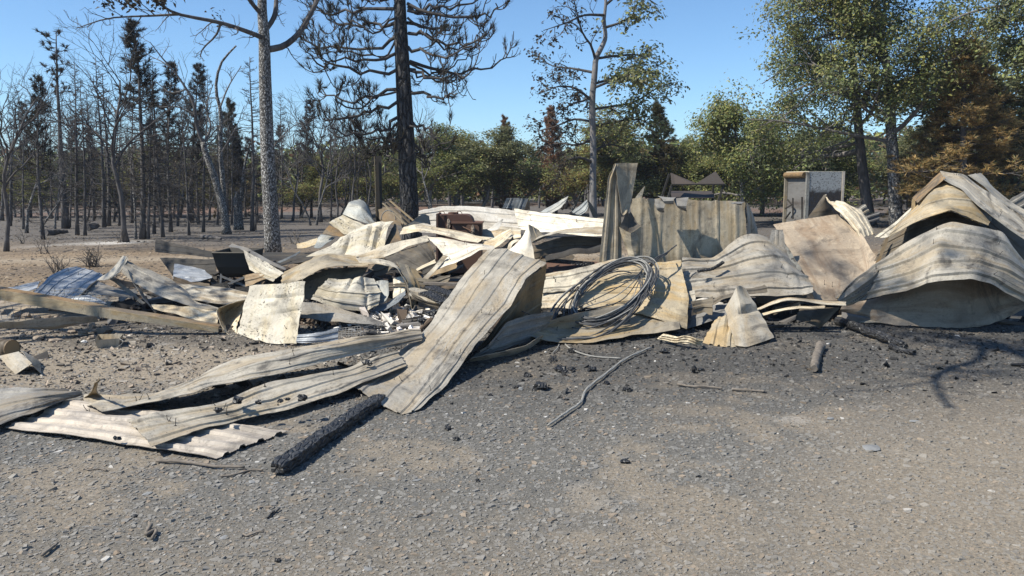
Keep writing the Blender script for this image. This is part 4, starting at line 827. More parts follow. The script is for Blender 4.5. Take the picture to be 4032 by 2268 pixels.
sh('tall narrow folded sheet standing upright, left face', [[(2355, 1060, 9.45), (2372, 900, 9.5), (2394, 701, 9.55), (2420, 644, 9.6)], [(2448, 1040, 9.5), (2446, 880, 9.55), (2436, 735, 9.6), (2432, 650, 9.65)]], 'tan', 'soot', 2, .03, nu=40, dent=.006, lin=True, yoff=.30)
sh('yellow inner fold hanging over the top of the tall sheet', [[(2424, 641, 9.6), (2433, 728, 9.55), (2452, 850, 9.5), (2466, 835, 9.5)], [(2468, 640, 9.72), (2470, 730, 9.66), (2470, 800, 9.6), (2472, 835, 9.55)], [(2511, 643, 9.75), (2496, 728, 9.7), (2484, 800, 9.62), (2480, 836, 9.58)]], 'tan', 'tanbrown', 1, .012, nu=30, yoff=.30)
sh('dark twisted pocket in the middle of the tall sheet', [[(2441, 893, 9.45), (2460, 850, 9.5), (2470, 830, 9.5)], [(2480, 914, 9.4), (2492, 870, 9.5), (2490, 845, 9.55)], [(2522, 888, 9.5), (2500, 862, 9.6), (2482, 835, 9.6)]], 'soot', 'tan', 0, nu=18, bow=-.06, yoff=.30)
sh('yellowish lower tongue of the tall folded sheet', [[(2441, 895, 9.43), (2455, 950, 9.4), (2482, 1016, 9.35), (2490, 1060, 9.35)], [(2482, 915, 9.36), (2484, 960, 9.36), (2496, 1014, 9.33), (2500, 1060, 9.33)], [(2522, 891, 9.45), (2518, 950, 9.42), (2512, 1012, 9.38), (2512, 1060, 9.38)]], 'tan', 'soot', 0, nu=22, dent=.02, yoff=.30)
sh('cream pointed scrap peeking over the left of the upright panel', [[(2495, 790, 10.6), (2515, 760, 10.6), (2537, 732, 10.6)], [(2520, 800, 10.6), (2528, 770, 10.6), (2540, 734, 10.6)]], 'cream', 'soot', 0, nu=14, cat='metal scrap', name='metal_scrap')
# --- middle right
sh('large grey wavy sheet with fanning ribs right of the coil', [[(2705, 1175, 8.9), (2850, 1172, 8.85), (3000, 1168, 8.85), (3120, 1160, 8.85), (3203, 1152, 8.85)], [(2695, 1120, 9.2), (2850, 1105, 9.2), (3000, 1085, 9.15), (3110, 1085, 9.1), (3185, 1100, 9.1)], [(2685, 1060, 9.5), (2830, 1050, 9.5), (2960, 1010, 9.5), (3060, 1000, 9.45), (3125, 1040, 9.4)], [(2685, 1020, 9.7), (2806, 1011, 9.75), (2880, 955, 9.8), (2976, 921, 9.85), (3080, 960, 9.8)], ], 'grey', 'soot', 4, .045, nu=50, nails=6, buckle=.012, dent=.016)
sh('small grey flap at the top of the wavy sheet', [[(3020, 985, 9.75), (3030, 940, 9.8), (3036, 905, 9.85)], [(3092, 975, 9.75), (3085, 935, 9.8), (3080, 905, 9.85)]], 'grey', 'soot', 1, .015, nu=18)
sh('flat pinkish plate leaning back with brown scorch at its top', [[(3210, 1180, 9.1), (3170, 1080, 9.6), (3105, 975, 10.1), (3045, 885, 10.6)], [(3300, 1185, 9.15), (3270, 1070, 9.65), (3220, 950, 10.15), (3170, 862, 10.65)], [(3400, 1160, 9.2), (3400, 1060, 9.7), (3370, 940, 10.2), (3294, 845, 10.7)], [(3460, 1130, 9.3), (3452, 1015, 9.75), (3390, 915, 10.25), (3300, 846, 10.72)]], 'pink', 'soot', 0, nu=40, dent=.006, nails=3)
sh('dark pointed flap rising in front of the burnt cabinet', [[(3180, 862, 10.8), (3205, 822, 10.85), (3243, 767, 10.9)], [(3290, 850, 10.9), (3270, 810, 10.9), (3246, 768, 10.92)]], 'soot', 'grey', 0, nu=18, bow=.03)
sh('cream crumpled sheet right of the pinkish plate', [[(3381, 936, 10.2), (3340, 880, 10.4), (3290, 830, 10.6), (3250, 775, 10.85)], [(3410, 934, 10.3), (3370, 860, 10.5), (3330, 815, 10.65), (3268, 793, 10.8)], [(3437, 930, 10.4), (3410, 870, 10.6), (3385, 826, 10.7), (3300, 795, 10.85)]], 'cream', 'soot', 4, .02, dent=.03)
sh('small grey scrap poking up behind the crumpled cream sheet', [[(3372, 825, 11.2), (3390, 810, 11.2), (3405, 802, 11.2)], [(3400, 850, 11.2), (3415, 842, 11.2), (3428, 836, 11.2)]], 'grey', 'soot', 2, .015, nu=12, cat='metal scrap', name='metal_scrap')
sh('grey short bent strip right of the crumpled cream sheet', [[(3408, 850, 11), (3430, 842, 11), (3463, 832, 11)], [(3420, 882, 11), (3440, 876, 11), (3463, 868, 11)]], 'greycool', 'soot', 2, .02, nu=14, cat='metal scrap', name='metal_scrap')
# --- right heap
sh('large grey ridged sheet draped over the right heap, frontmost', [[(3331, 1202, .19), (3412, 1179, 8.9), (3572, 1146, 8.45), (3673, 1112, 8.25), (3828, 1098, 8.15), (3905, 1122, 8.2), (4035, 1192, 8.35)], [(3305, 1188, .25), (3440, 1120, 9.0), (3580, 1080, 8.6), (3690, 1035, 8.4), (3850, 1035, 8.35), (3960, 1070, 8.4), (4090, 1150, 8.5)],
   [(3295, 1178, .3), (3460, 1060, 9.1), (3590, 1010, 8.8), (3705, 950, 8.65), (3860, 975, 8.6), (3970, 1020, 8.65), (4080, 1110, 8.7)], [(3288, 1172, .32), (3420, 1060, 9.3), (3556, 957, 9.1), (3742, 872, 8.95), (3860, 893, 8.9), (3944, 912, 8.9), (4030, 1050, 8.9)]], 'grey', 'soot', 4, .052, nu=80, nails=9, rw=1.4, dent=.010)
sh('concave shaded sheet bulging out under the big ridged sheet', [[(3300, 1243, .02), (3490, 1276, .02), (3692, 1289, .01), (3828, 1291, .01), (3925, 1266, .06), (4040, 1208, .22)], [(3310, 1215, 9.1), (3490, 1225, 8.85), (3692, 1215, 8.8), (3828, 1210, 8.8), (3930, 1205, 8.75), (4045, 1170, 8.7)], [(3330, 1200, 9.2), (3500, 1160, 9.0), (3670, 1095, 8.85), (3828, 1075, 8.8), (3930, 1100, 8.8), (4050, 1140, 8.75)]], 'pink', 'grey', 0, nu=56, dent=.012)
sh('yellow-cream strip on the ground at the left foot of the right heap', [[(3300, 1262, .01), (3400, 1272, .01), (3505, 1278, .01)], [(3295, 1243, .06), (3405, 1248, .05), (3500, 1272, .03)]], 'cream', 'soot', 0, nu=20, dent=.015)
sh('second draped sheet above the frontmost ridged one, pale top', [[(3502, 935, 9.5), (3560, 905, 9.35), (3614, 873, 9.2), (3742, 823, 9.1), (3808, 852, 9.1), (3890, 890, 9.1)], [(3510, 915, 9.55), (3590, 860, 9.4), (3640, 830, 9.35), (3735, 800, 9.25), (3830, 810, 9.25), (3900, 870, 9.3)], [(3540, 890, 9.65), (3630, 800, 9.5), (3665, 770, 9.45), (3740, 760, 9.4), (3815, 765, 9.4), (3895, 840, 9.5)], [(3590, 850, 9.75), (3660, 760, 9.65), (3688, 733, 9.6), (3735, 722, 9.55), (3790, 734, 9.55), (3870, 800, 9.7)]], 'tan', 'soot', 3, .02, nu=60, dent=.014, nails=2)
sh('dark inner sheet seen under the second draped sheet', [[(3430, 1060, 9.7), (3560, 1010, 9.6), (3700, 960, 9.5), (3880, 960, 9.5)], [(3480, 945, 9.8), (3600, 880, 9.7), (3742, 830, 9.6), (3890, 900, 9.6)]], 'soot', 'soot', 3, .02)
sh('brown edge strip rising at the left of the dark inner sheet', [[(3440, 1050, 9.62), (3465, 995, 9.66), (3486, 935, 9.7)], [(3455, 1045, 9.62), (3480, 990, 9.66), (3500, 935, 9.7)]], 'tanbrown', 'soot', 0, nu=14)
sh('pale speckled strip sloping up to the left side of the right heap', [[(3440, 935, 10.1), (3520, 880, 10.1), (3590, 815, 10.1)], [(3500, 940, 10), (3545, 905, 10), (3590, 850, 10)]], 'speckled', 'soot', 2, .02, nu=24)
sh('brown roof piece with rusty underside on top of the right heap', [[(3592, 780, 9.9), (3640, 735, 9.9), (3700, 680, 9.9)], [(3612, 800, 9.5), (3665, 750, 9.5), (3725, 705, 9.5)]], 'tanbrown', 'cream', 1, .012, nu=24)
sh('yellow upright strip under the left end of the roof piece', [[(3587, 860, 9.75), (3588, 815, 9.78), (3590, 783, 9.8)], [(3608, 830, 9.75), (3604, 800, 9.78), (3594, 782, 9.8)]], 'tan', 'soot', 0, nu=14)
sh('long pale band falling from the top of the heap to the right edge', [[(3715, 704, 9.5), (3790, 745, 9.4), (3870, 830, 9.2), (3950, 890, 9.05), (4060, 965, 8.9)], [(3700, 678, 9.9), (3800, 690, 9.8), (3890, 760, 9.6), (3960, 820, 9.4), (4080, 900, 9.2)]], 'grey', 'soot', 2, .015, nu=50, nails=5)
sh('upper pale sheet behind the long band, top right of the heap', [[(3808, 694, 10.0), (3880, 740, 10.0), (3960, 810, 9.9), (4070, 890, 9.8)], [(3859, 684, 10.3), (3920, 740, 10.2), (3990, 800, 10.1), (4080, 860, 10.0)]], 'grey', 'soot', 1, .015, nu=36)
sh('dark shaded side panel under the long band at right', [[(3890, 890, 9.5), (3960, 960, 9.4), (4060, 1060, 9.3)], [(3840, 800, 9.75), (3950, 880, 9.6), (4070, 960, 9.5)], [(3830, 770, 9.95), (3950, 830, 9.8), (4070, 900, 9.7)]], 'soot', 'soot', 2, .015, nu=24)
sh('dark slanted sheet at the right frame edge behind the heap', [[(3950, 800, 10.6), (4000, 770, 10.6), (4060, 735, 10.6)], [(3985, 850, 10.6), (4020, 830, 10.6), (4070, 800, 10.6)]], 'greycool', 'soot', 2, .02, nu=20)
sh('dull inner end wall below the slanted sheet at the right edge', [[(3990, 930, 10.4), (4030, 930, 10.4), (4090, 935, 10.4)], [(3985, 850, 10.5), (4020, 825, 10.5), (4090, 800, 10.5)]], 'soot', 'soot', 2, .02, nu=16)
sh('plain pinkish end board inside the top of the right heap', [[(3640, 742, 9.75), (3700, 715, 9.75), (3745, 700, 9.75)], [(3668, 805, 9.7), (3720, 775, 9.7), (3765, 745, 9.7)]], 'pink', 'soot', 0, nu=12, dent=.004)
# --- small stuff in front of the wavy sheet
sh('pale yellow crumpled triangular sheet in front of the wavy sheet', [[(2895, 1358, .02), (2878, 1290, 8.05), (2856, 1216, 8.2)], [(2945, 1362, .02), (2925, 1262, 7.98), (2900, 1130, 8.2)], [(3044, 1334, .03), (3000, 1250, 8.1), (2922, 1136, 8.3)]], 'grey', 'soot', 0, .03, nu=30, dent=.03, buckle=.03)
sh('ribbed flank folded left of the triangular sheet', [[(2765, 1346, .02), (2790, 1305, 8.1), (2812, 1262, 8.25)], [(2838, 1358, .02), (2848, 1300, 7.98), (2858, 1240, 8.15)], [(2900, 1360, .02), (2895, 1310, 8.05), (2885, 1265, 8.15)]], 'tan', 'soot', 2, .03, nu=24, dent=.012)
sh('wavy torn metal edge on the ground left of the triangular sheet', [[(2590, 1335, .03), (2650, 1350, .04), (2700, 1352, .06), (2760, 1360, .03)], [(2610, 1315, .10), (2660, 1325, .10), (2710, 1325, .12), (2770, 1335, .10)]], 'cream', 'soot', 3, .03, nu=24, dent=.03)
sh('grey shaded ribbon below the wavy sheet, behind the triangular piece', [[(2700, 1295, 8.4), (2790, 1270, 8.4), (2870, 1245, 8.45)], [(2710, 1222, 8.6), (2790, 1212, 8.6), (2870, 1196, 8.65)]], 'greycool', 'soot', 1, .015, nu=20)
sh('white ash-covered scrap under the left of the wavy sheet', [[(2715, 1220, 8.7), (2780, 1218, 8.7), (2850, 1200, 8.7)], [(2720, 1190, 8.85), (2780, 1182, 8.85), (2850, 1192, 8.85)]], 'white', 'soot', 0, nu=16, dent=.03, cat='metal scrap', name='metal_scrap')
sh('cream bent strip sticking out toward the right heap', [[(2960, 1232, 8.3), (3032, 1201, 8.3), (3110, 1182, 8.3), (3331, 1204, 8.4)], [(2965, 1222, 8.5), (3040, 1190, 8.5), (3110, 1170, 8.5), (3331, 1190, 8.6)]], 'cream', 'soot', 0, nu=30, dent=.01)
sh('short lower cream strip below the long bent strip', [[(2950, 1262, 8.2), (3040, 1234, 8.2), (3140, 1216, 8.2), (3246, 1214, 8.2)], [(2955, 1252, 8.3), (3040, 1224, 8.3), (3140, 1206, 8.3), (3246, 1206, 8.3)]], 'cream', 'soot', 0, nu=24, dent=.008)
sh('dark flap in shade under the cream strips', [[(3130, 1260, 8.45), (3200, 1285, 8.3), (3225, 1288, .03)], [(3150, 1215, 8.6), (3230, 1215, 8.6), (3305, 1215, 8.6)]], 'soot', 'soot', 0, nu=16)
# --- centre: the curled speckled sheet
sh('cream speckled panel facing the camera, left centre', [[(926, 1308, 8.2), (945, 1250, 8.3), (965, 1190, 8.4), (988, 1131, 8.5)], [(1050, 1350, .02), (1065, 1270, 8.1), (1080, 1190, 8.25), (1095, 1118, 8.4)], [(1170, 1356, .02), (1181, 1248, 8.1), (1195, 1180, 8.25), (1202, 1107, 8.4)]], 'speckled', 'tanbrown', 0, .02, nu=44, nails=2, dent=.02, buckle=.015)
sh('curled trough joined to the left of the cream speckled panel', [[(985, 1176, 8.60), (905, 1194, 8.72), (855, 1218, 8.65), (862, 1265, 8.45), (900, 1318, 8.22), (962, 1348, 8.03)], [(984, 1180, 8.75), (930, 1205, 8.95), (890, 1235, 9.0), (890, 1278, 8.8), (915, 1318, 8.4), (964, 1346, 8.08)], [(982, 1184, 8.60), (968, 1210, 8.75), (948, 1240, 8.75), (938, 1272, 8.6), (932, 1308, 8.3), (968, 1344, 8.1)]], 'cream', 'tan', 0, nu=50, dent=.008)
sh('brown-tinted arched sheet with jagged right end, centre left', [[(1101, 1117, 9.5), (1194, 1094, 9.5), (1299, 1058, 9.6), (1452, 1052, 9.6)], [(1108, 1095, 9.7), (1190, 1050, 9.8), (1300, 1030, 9.85), (1445, 1040, 9.8)], [(1124, 1072, 9.9), (1240, 1014, 10.1), (1330, 1003, 10.15), (1395, 1004, 10.1)]], 'tan', 'soot', 3, .012, nu=40, tear=.012, dent=.015)
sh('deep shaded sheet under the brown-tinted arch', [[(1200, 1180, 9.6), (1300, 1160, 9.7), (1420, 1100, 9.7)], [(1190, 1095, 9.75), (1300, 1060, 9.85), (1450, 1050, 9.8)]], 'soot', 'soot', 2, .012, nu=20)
sh('sheet folding over and dropping to a point, centre', [[(1400, 1014, 10.0), (1500, 1020, 9.9), (1560, 1040, 9.7), (1590, 1110, 9.5), (1612, 1190, 9.35), (1625, 1244, 9.25)], [(1420, 1040, 9.8), (1510, 1045, 9.65), (1570, 1055, 9.5), (1598, 1110, 9.4), (1615, 1190, 9.3), (1626, 1244, 9.24)]], 'cream', 'soot', 1, .012, nu=44, lin=True)
sh('yellow-stained outer face of the pointed fold, centre', [[(1560, 1034, 9.7), (1590, 1090, 9.5), (1610, 1160, 9.38), (1625, 1240, 9.25)], [(1606, 1044, 9.75), (1625, 1100, 9.6), (1632, 1165, 9.45), (1628, 1240, 9.28)], [(1640, 1062, 9.8), (1659, 1100, 9.7), (1648, 1140, 9.55), (1630, 1238, 9.3)]], 'tan', 'soot', 1, .012, nu=34, dent=.02)
sh('crumpled speckled box-like sheet in the centre hollow', [[(1229, 1190, 8.95), (1330, 1215, 8.85), (1435, 1230, 8.85), (1490, 1202, 8.95)], [(1255, 1135, 9.1), (1340, 1150, 8.95), (1440, 1155, 8.95), (1505, 1140, 9.05)], [(1291, 1088, 9.3), (1370, 1084, 9.2), (1430, 1080, 9.2), (1475, 1076, 9.25)]], 'speckled', 'soot', 3, .03, nu=40, dent=.04, buckle=.03)
sh('grey curled end beside the speckled box-like sheet', [[(1490, 1200, 9.1), (1512, 1190, 9.05), (1527, 1160, 9.1), (1528, 1110, 9.2)], [(1480, 1110, 9.3), (1500, 1106, 9.3), (1515, 1106, 9.3), (1528, 1108, 9.3)]], 'bluegrey', 'soot', 0, nu=20)
sh('small cream upright sheet inside the pointed fold', [[(1548, 1182, 9.6), (1550, 1140, 9.65), (1548, 1098, 9.7)], [(1594, 1160, 9.6), (1598, 1120, 9.65), (1598, 1080, 9.7)]], 'white', 'soot', 1, .012, nu=18)
sh('grey strip curving below the small cream upright sheet', [[(1462, 1232, 9.0), (1520, 1225, 8.95), (1570, 1195, 9.0), (1600, 1165, 9.1)], [(1490, 1205, 9.15), (1530, 1195, 9.15), (1570, 1165, 9.2), (1598, 1150, 9.25)]], 'bluegrey', 'soot', 0, nu=26)
sh('long grey strip from behind the speckled panel to the ash', [[(1180, 1252, 8.5), (1300, 1268, 8.4), (1415, 1276, 8.35), (1563, 1290, 8.35)], [(1186, 1190, 8.65), (1300, 1203, 8.6), (1427, 1243, 8.5), (1566, 1286, 8.42)]], 'grey', 'soot', 1, .012, nu=36)
sh('pale blue-white scrap low behind the front sheets', [[(1170, 1352, .02), (1240, 1350, .03), (1330, 1340, .04)], [(1175, 1318, .1), (1250, 1312, .12), (1332, 1292, .15)]], 'blue', 'soot', 2, .02, nu=20, dent=.02)
# --- centre back
sh('cream band slanting up over the dark inner panel', [[(1412, 1020, 10.4), (1513, 1016, 10.4), (1600, 975, 10.5), (1690, 948, 10.6)], [(1415, 1000, 10.6), (1536, 960, 10.7), (1600, 945, 10.75), (1682, 930, 10.8)]], 'cream', 'soot', 1, .015, nu=30)
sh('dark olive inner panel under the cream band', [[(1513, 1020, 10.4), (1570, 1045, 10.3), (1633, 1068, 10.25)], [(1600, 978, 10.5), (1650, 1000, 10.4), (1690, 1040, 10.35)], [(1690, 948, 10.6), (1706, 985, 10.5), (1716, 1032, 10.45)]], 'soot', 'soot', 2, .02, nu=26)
sh('yellowish lower rim of the dark olive inner panel', [[(1633, 1072, 10.1), (1680, 1050, 10.15), (1716, 1035, 10.2)], [(1640, 1060, 10.2), (1680, 1038, 10.25), (1714, 1020, 10.3)]], 'cream', 'soot', 0, nu=14)
sh('white sheet with scattered nails right of the dark inner panel', [[(1714, 1069, 10.0), (1790, 1040, 10.0), (1850, 1011, 10.05), (1890, 985, 10.1), (1945, 985, 10.1)], [(1746, 1003, 10.3), (1800, 990, 10.3), (1850, 970, 10.3), (1900, 965, 10.35), (1945, 975, 10.4)], [(1682, 932, 10.7), (1760, 940, 10.6), (1839, 952, 10.55), (1890, 960, 10.5), (1943, 972, 10.5)]], 'white', 'soot', 3, .022, nu=44, nails=9, dent=.014)
sh('cream strip running down left from the white nailed sheet', [[(1650, 1115, 9.7), (1690, 1070, 9.9), (1746, 1006, 10.2)], [(1664, 1125, 9.7), (1712, 1070, 9.9), (1765, 1010, 10.2)]], 'cream', 'soot', 0, nu=16)
sh('accordion-creased cream sheet standing at centre left', [[(1206, 1016, 11.4), (1270, 1012, 11.35), (1350, 1008, 11.3), (1435, 1000, 11.2), (1500, 985, 11.2)], [(1300, 960, 11.7), (1340, 945, 11.7), (1400, 925, 11.7), (1470, 910, 11.7), (1530, 905, 11.7)], [(1340, 935, 12.0), (1380, 915, 12.0), (1430, 898, 12.0), (1475, 880, 12.0), (1552, 878, 12.0)]], 'speckled', 'soot', 0, .02, nu=40, dent=.03, buckle=.06)
sh('dark folded end at the right of the accordion-creased sheet', [[(1510, 968, 11.5), (1535, 920, 11.8), (1553, 880, 12.0)], [(1578, 945, 11.5), (1570, 915, 11.8), (1560, 882, 12.02)]], 'tanbrown', 'soot', 1, .01, nu=16)
sh('brown speckled plate above the left of the accordion sheet', [[(1295, 876, 12.4), (1330, 905, 12.3), (1357, 926, 12.2)], [(1349, 843, 12.6), (1400, 870, 12.5), (1452, 897, 12.4)]], 'speckled', 'soot', 0, nu=20)
sh('rusty brown plate low left of the brown speckled plate', [[(1270, 922, 12.2), (1310, 930, 12.15), (1352, 938, 12.1)], [(1297, 890, 12.35), (1330, 905, 12.3), (1360, 925, 12.25)]], 'tanbrown', 'soot', 0, nu=14)
sh('blue-grey curled sheet behind the accordion sheet', [[(1350, 845, 12.9), (1400, 865, 12.8), (1464, 890, 12.7)], [(1375, 800, 13.1), (1425, 820, 12.9), (1470, 878, 12.8)], [(1418, 786, 13.2), (1440, 805, 13.1), (1468, 870, 12.95)]], 'bluegrey', 'soot', 1, .015, nu=24)
sh('dark right flank of the blue-grey curled sheet', [[(1420, 787, 13.2), (1440, 820, 13.05), (1464, 880, 12.9)], [(1448, 805, 13.5), (1460, 840, 13.4), (1467, 872, 13.3)]], 'soot', 'soot', 0, nu=14)
sh('silvery low scrap left of the accordion sheet', [[(1232, 972, 12.2), (1265, 975, 12.1), (1300, 955, 12.1)], [(1262, 925, 12.4), (1290, 930, 12.35), (1316, 945, 12.3)]], 'bluegrey', 'soot', 0, nu=14, dent=.03)
sh('tan low strip at the far left of the accordion sheet', [[(1170, 978, 12.6), (1220, 970, 12.5), (1260, 958, 12.4)], [(1168, 960, 12.7), (1210, 948, 12.6), (1250, 938, 12.5)]], 'tan', 'soot', 0, nu=14)
sh('long low arched cream sheet in front of the rusty stove', [[(1575, 925, 11.3), (1652, 912, 11.2), (1738, 925, 11.1), (1800, 945, 11.0), (1880, 960, 10.9)], [(1590, 897, 11.6), (1652, 886, 11.6), (1738, 903, 11.5), (1846, 921, 11.4), (1945, 935, 11.3)]], 'cream', 'soot', 2, .02, nu=44, dent=.012)
sh('tan curled end standing behind the low arched sheet', [[(1590, 895, 12.3), (1625, 870, 12.3), (1648, 850, 12.3), (1670, 845, 12.4), (1690, 850, 12.5)], [(1640, 888, 12.3), (1655, 880, 12.3), (1668, 878, 12.35), (1680, 880, 12.4), (1694, 885, 12.5)]], 'grey', 'soot', 0, nu=24)
sh('white ribbed wall sheet standing behind the rusty stove, left', [[(1650, 915, 13.9), (1738, 920, 13.8), (1890, 930, 13.7), (2045, 925, 13.6)], [(1648, 870, 14.0), (1738, 862, 14.0), (1890, 870, 13.9), (2040, 880, 13.8)], [(1648, 829, 14.1), (1738, 811, 14.2), (1890, 816, 14.2), (2030, 830, 14.1)]], 'white', 'soot', 3, .03, nu=50, dent=.012)
sh('white ribbed wall sheet right of the stove, with nails', [[(2045, 905, 13.2), (2150, 915, 13.0), (2260, 925, 12.8), (2380, 930, 12.6)], [(2032, 860, 13.35), (2150, 875, 13.2), (2260, 890, 13.0), (2380, 900, 12.8)], [(2025, 822, 13.5), (2150, 838, 13.3), (2260, 850, 13.1), (2378, 863, 12.9)]], 'white', 'soot', 3, .022, nu=44, nails=6, dent=.012)
sh('low white sheet in shadow stripes right of the stove foot', [[(1900, 945, 12.6), (1970, 945, 12.5), (2050, 935, 12.4)], [(1895, 905, 13.0), (1970, 890, 13.0), (2050, 900, 12.9)]], 'cream', 'soot', 2, .02, nu=20)
sh('thin cream triangular scrap leaning right of the stove', [[(1920, 905, 12.5), (1950, 885, 12.5), (1980, 862, 12.5)], [(1935, 912, 12.45), (1965, 905, 12.45), (1981, 864, 12.5)]], 'white', 'soot', 0, nu=12, cat='metal scrap', name='metal_scrap')
sh('pale square sheet sticking up behind the white walls', [[(1978, 818, 14.6), (1988, 795, 14.6), (1995, 779, 14.6)], [(2064, 826, 14.6), (2074, 800, 14.6), (2080, 781, 14.6)]], 'bluegrey', 'soot', 2, .02, nu=16, dent=.02)
sh('dark bent side of the pale square sheet', [[(2066, 826, 14.6), (2074, 800, 14.6), (2080, 782, 14.62)], [(2085, 826, 15.0), (2083, 805, 14.95), (2081, 784, 14.9)]], 'soot', 'soot', 0, nu=10)
sh('grey diagonal sheet rising behind the right white wall', [[(2126, 836, 14.2), (2180, 805, 14.2), (2238, 772, 14.2)], [(2170, 842, 14.1), (2210, 818, 14.1), (2228, 795, 14.15)]], 'bluegrey', 'soot', 1, .015, nu=16)
sh('pale dented sheet corner standing near the tall folded sheet', [[(2250, 834, 13.8), (2280, 808, 13.8), (2310, 785, 13.8)], [(2282, 850, 13.7), (2308, 835, 13.7), (2316, 805, 13.75)]], 'bluegrey', 'soot', 2, .02, nu=16, dent=.025)
sh('dark back half of the pale dented corner', [[(2312, 786, 13.8), (2335, 815, 13.9), (2355, 852, 14)], [(2316, 808, 13.75), (2325, 830, 13.8), (2335, 855, 13.8)]], 'soot', 'soot', 0, nu=12)
sh('cream box-edged strip pointing up right in the centre', [[(1889, 965, 11.0), (1950, 935, 11.1), (2010, 905, 11.2)], [(1938, 985, 10.8), (1980, 960, 10.9), (2018, 928, 11.05)]], 'cream', 'soot', 1, .012, nu=20)
sh('dark underside of the cream box-edged strip', [[(1960, 985, 10.85), (1990, 965, 10.95), (2018, 930, 11.05)], [(1985, 990, 11.0), (2010, 985, 11.1), (2030, 960, 11.2)]], 'greycool', 'soot', 0, nu=12)
sh('bright white spike of torn sheet standing in the centre', [[(2000, 985, 9.9), (2040, 955, 9.95), (2068, 915, 10.0), (2077, 884, 10.05)], [(2050, 1010, 9.8), (2070, 970, 9.85), (2080, 925, 9.95), (2079, 885, 10.05)], [(2104, 1024, 9.75), (2098, 975, 9.85), (2088, 925, 9.95), (2081, 886, 10.05)]], 'white', 'soot', 0, nu=24, dent=.015)
sh('tan triangular sheet behind the white spike', [[(2079, 884, 10.6), (2085, 920, 10.5), (2095, 958, 10.4)], [(2120, 905, 10.7), (2135, 925, 10.65), (2163, 930, 10.7)]], 'tan', 'soot', 1, .012, nu=16)
sh('small curled loop of pale metal left of the white spike', [[(2000, 985, 10.2), (2010, 960, 10.2), (2030, 948, 10.2), (2048, 948, 10.2)], [(2012, 990, 10.1), (2020, 968, 10.1), (2035, 957, 10.1), (2048, 955, 10.1)]], 'cream', 'soot', 0, nu=18, cat='metal scrap', name='metal_scrap')
sh('cream crumpled lip over the dark arch left of the tall sheet', [[(2097, 965, 10.4), (2160, 940, 10.45), (2240, 925, 10.5), (2380, 930, 10.4)], [(2100, 950, 10.6), (2170, 920, 10.7), (2250, 905, 10.75), (2380, 905, 10.7)]], 'cream', 'soot', 1, .02, nu=36, dent=.03)
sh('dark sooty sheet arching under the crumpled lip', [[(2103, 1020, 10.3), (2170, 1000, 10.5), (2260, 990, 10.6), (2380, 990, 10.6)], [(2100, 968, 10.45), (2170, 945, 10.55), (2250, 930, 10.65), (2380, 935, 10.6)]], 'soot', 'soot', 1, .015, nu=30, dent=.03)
sh('brown rusty plate low in the dark hollow left of the tall sheet', [[(2140, 1085, 9.9), (2240, 1075, 9.9), (2360, 1060, 9.9)], [(2150, 1035, 10.3), (2240, 1030, 10.3), (2370, 1030, 10.3)]], 'rust', 'soot', 0, nu=20)
sh('crushed dark pipe-like sheet in the hollow', [[(2130, 1022, 10.1), (2200, 1000, 10.1), (2235, 985, 10.1), (2300, 985, 10.1), (2370, 970, 10.1)], [(2150, 1030, 9.95), (2200, 1020, 9.95), (2245, 1005, 9.95), (2300, 1005, 9.95), (2370, 995, 9.95)]], 'black', 'soot', 0, nu=30, bow=.05, dent=.03)
# --- left group
sh('blue sheet arching over the left group, dappled by branch shade', [[(128, 1155, 9.2), (194, 1090, 9.9), (240, 1064, 10.3), (287, 1055, 10.5)], [(180, 1170, 9.2), (240, 1120, 9.7), (300, 1085, 10.1), (350, 1062, 10.35)], [(264, 1178, 9.2), (320, 1150, 9.5), (370, 1110, 9.9), (405, 1078, 10.2)]], 'blue', 'greycool', 4, .022, nu=40, nails=5)
sh('blue sheet low at far left behind the fallen channel', [[(-60, 1190, 9.4), (40, 1165, 9.5), (140, 1140, 9.6)], [(-60, 1150, 9.9), (60, 1130, 10), (160, 1105, 10.2)]], 'blue', 'greycool', 3, .02, nu=24)
sh('grey tented sheet at the apex of the left group', [[(378, 1103, 9.7), (430, 1070, 9.75), (485, 1006, 9.8)], [(420, 1106, 9.55), (455, 1085, 9.6), (503, 1012, 9.7)], [(440, 1096, 9.5), (478, 1072, 9.55), (505, 1020, 9.65)]], 'grey', 'soot', 1, .015, nu=26)
sh('long twisting grey sheet running right from the tented apex', [[(477, 1072, 9.5), (543, 1125, 9.3), (620, 1165, 9.15), (690, 1190, 9.05), (757, 1212, 8.95), (860, 1222, 8.9)], [(490, 1048, 9.6), (560, 1090, 9.45), (640, 1130, 9.3), (710, 1165, 9.15), (770, 1200, 9.05), (860, 1218, 8.95)], [(501, 1028, 9.7), (582, 1063, 9.65), (660, 1095, 9.6), (720, 1135, 9.45), (775, 1190, 9.2), (860, 1214, 9.0)]], 'grey', 'soot', 2, .02, nu=50)
sh('narrow dark strip dropping from the tented apex', [[(500, 1060, 9.45), (520, 1110, 9.35), (560, 1170, 9.2), (610, 1232, 9.0)], [(515, 1075, 9.5), (540, 1120, 9.4), (575, 1175, 9.25), (618, 1228, 9.05)]], 'grey', 'soot', 0, nu=26)
sh('thin dark strip crossing inside the tented group', [[(440, 1100, 9.75), (500, 1150, 9.65), (560, 1200, 9.55)], [(455, 1098, 9.75), (515, 1145, 9.65), (575, 1195, 9.55)]], 'greycool', 'soot', 0, nu=18)
sh('grey-blue inner sheet under the blue arch', [[(300, 1175, 9.5), (400, 1165, 9.5), (520, 1175, 9.5)], [(380, 1108, 10), (440, 1130, 9.9), (540, 1160, 9.8)]], 'greycool', 'soot', 2, .015, nu=24)
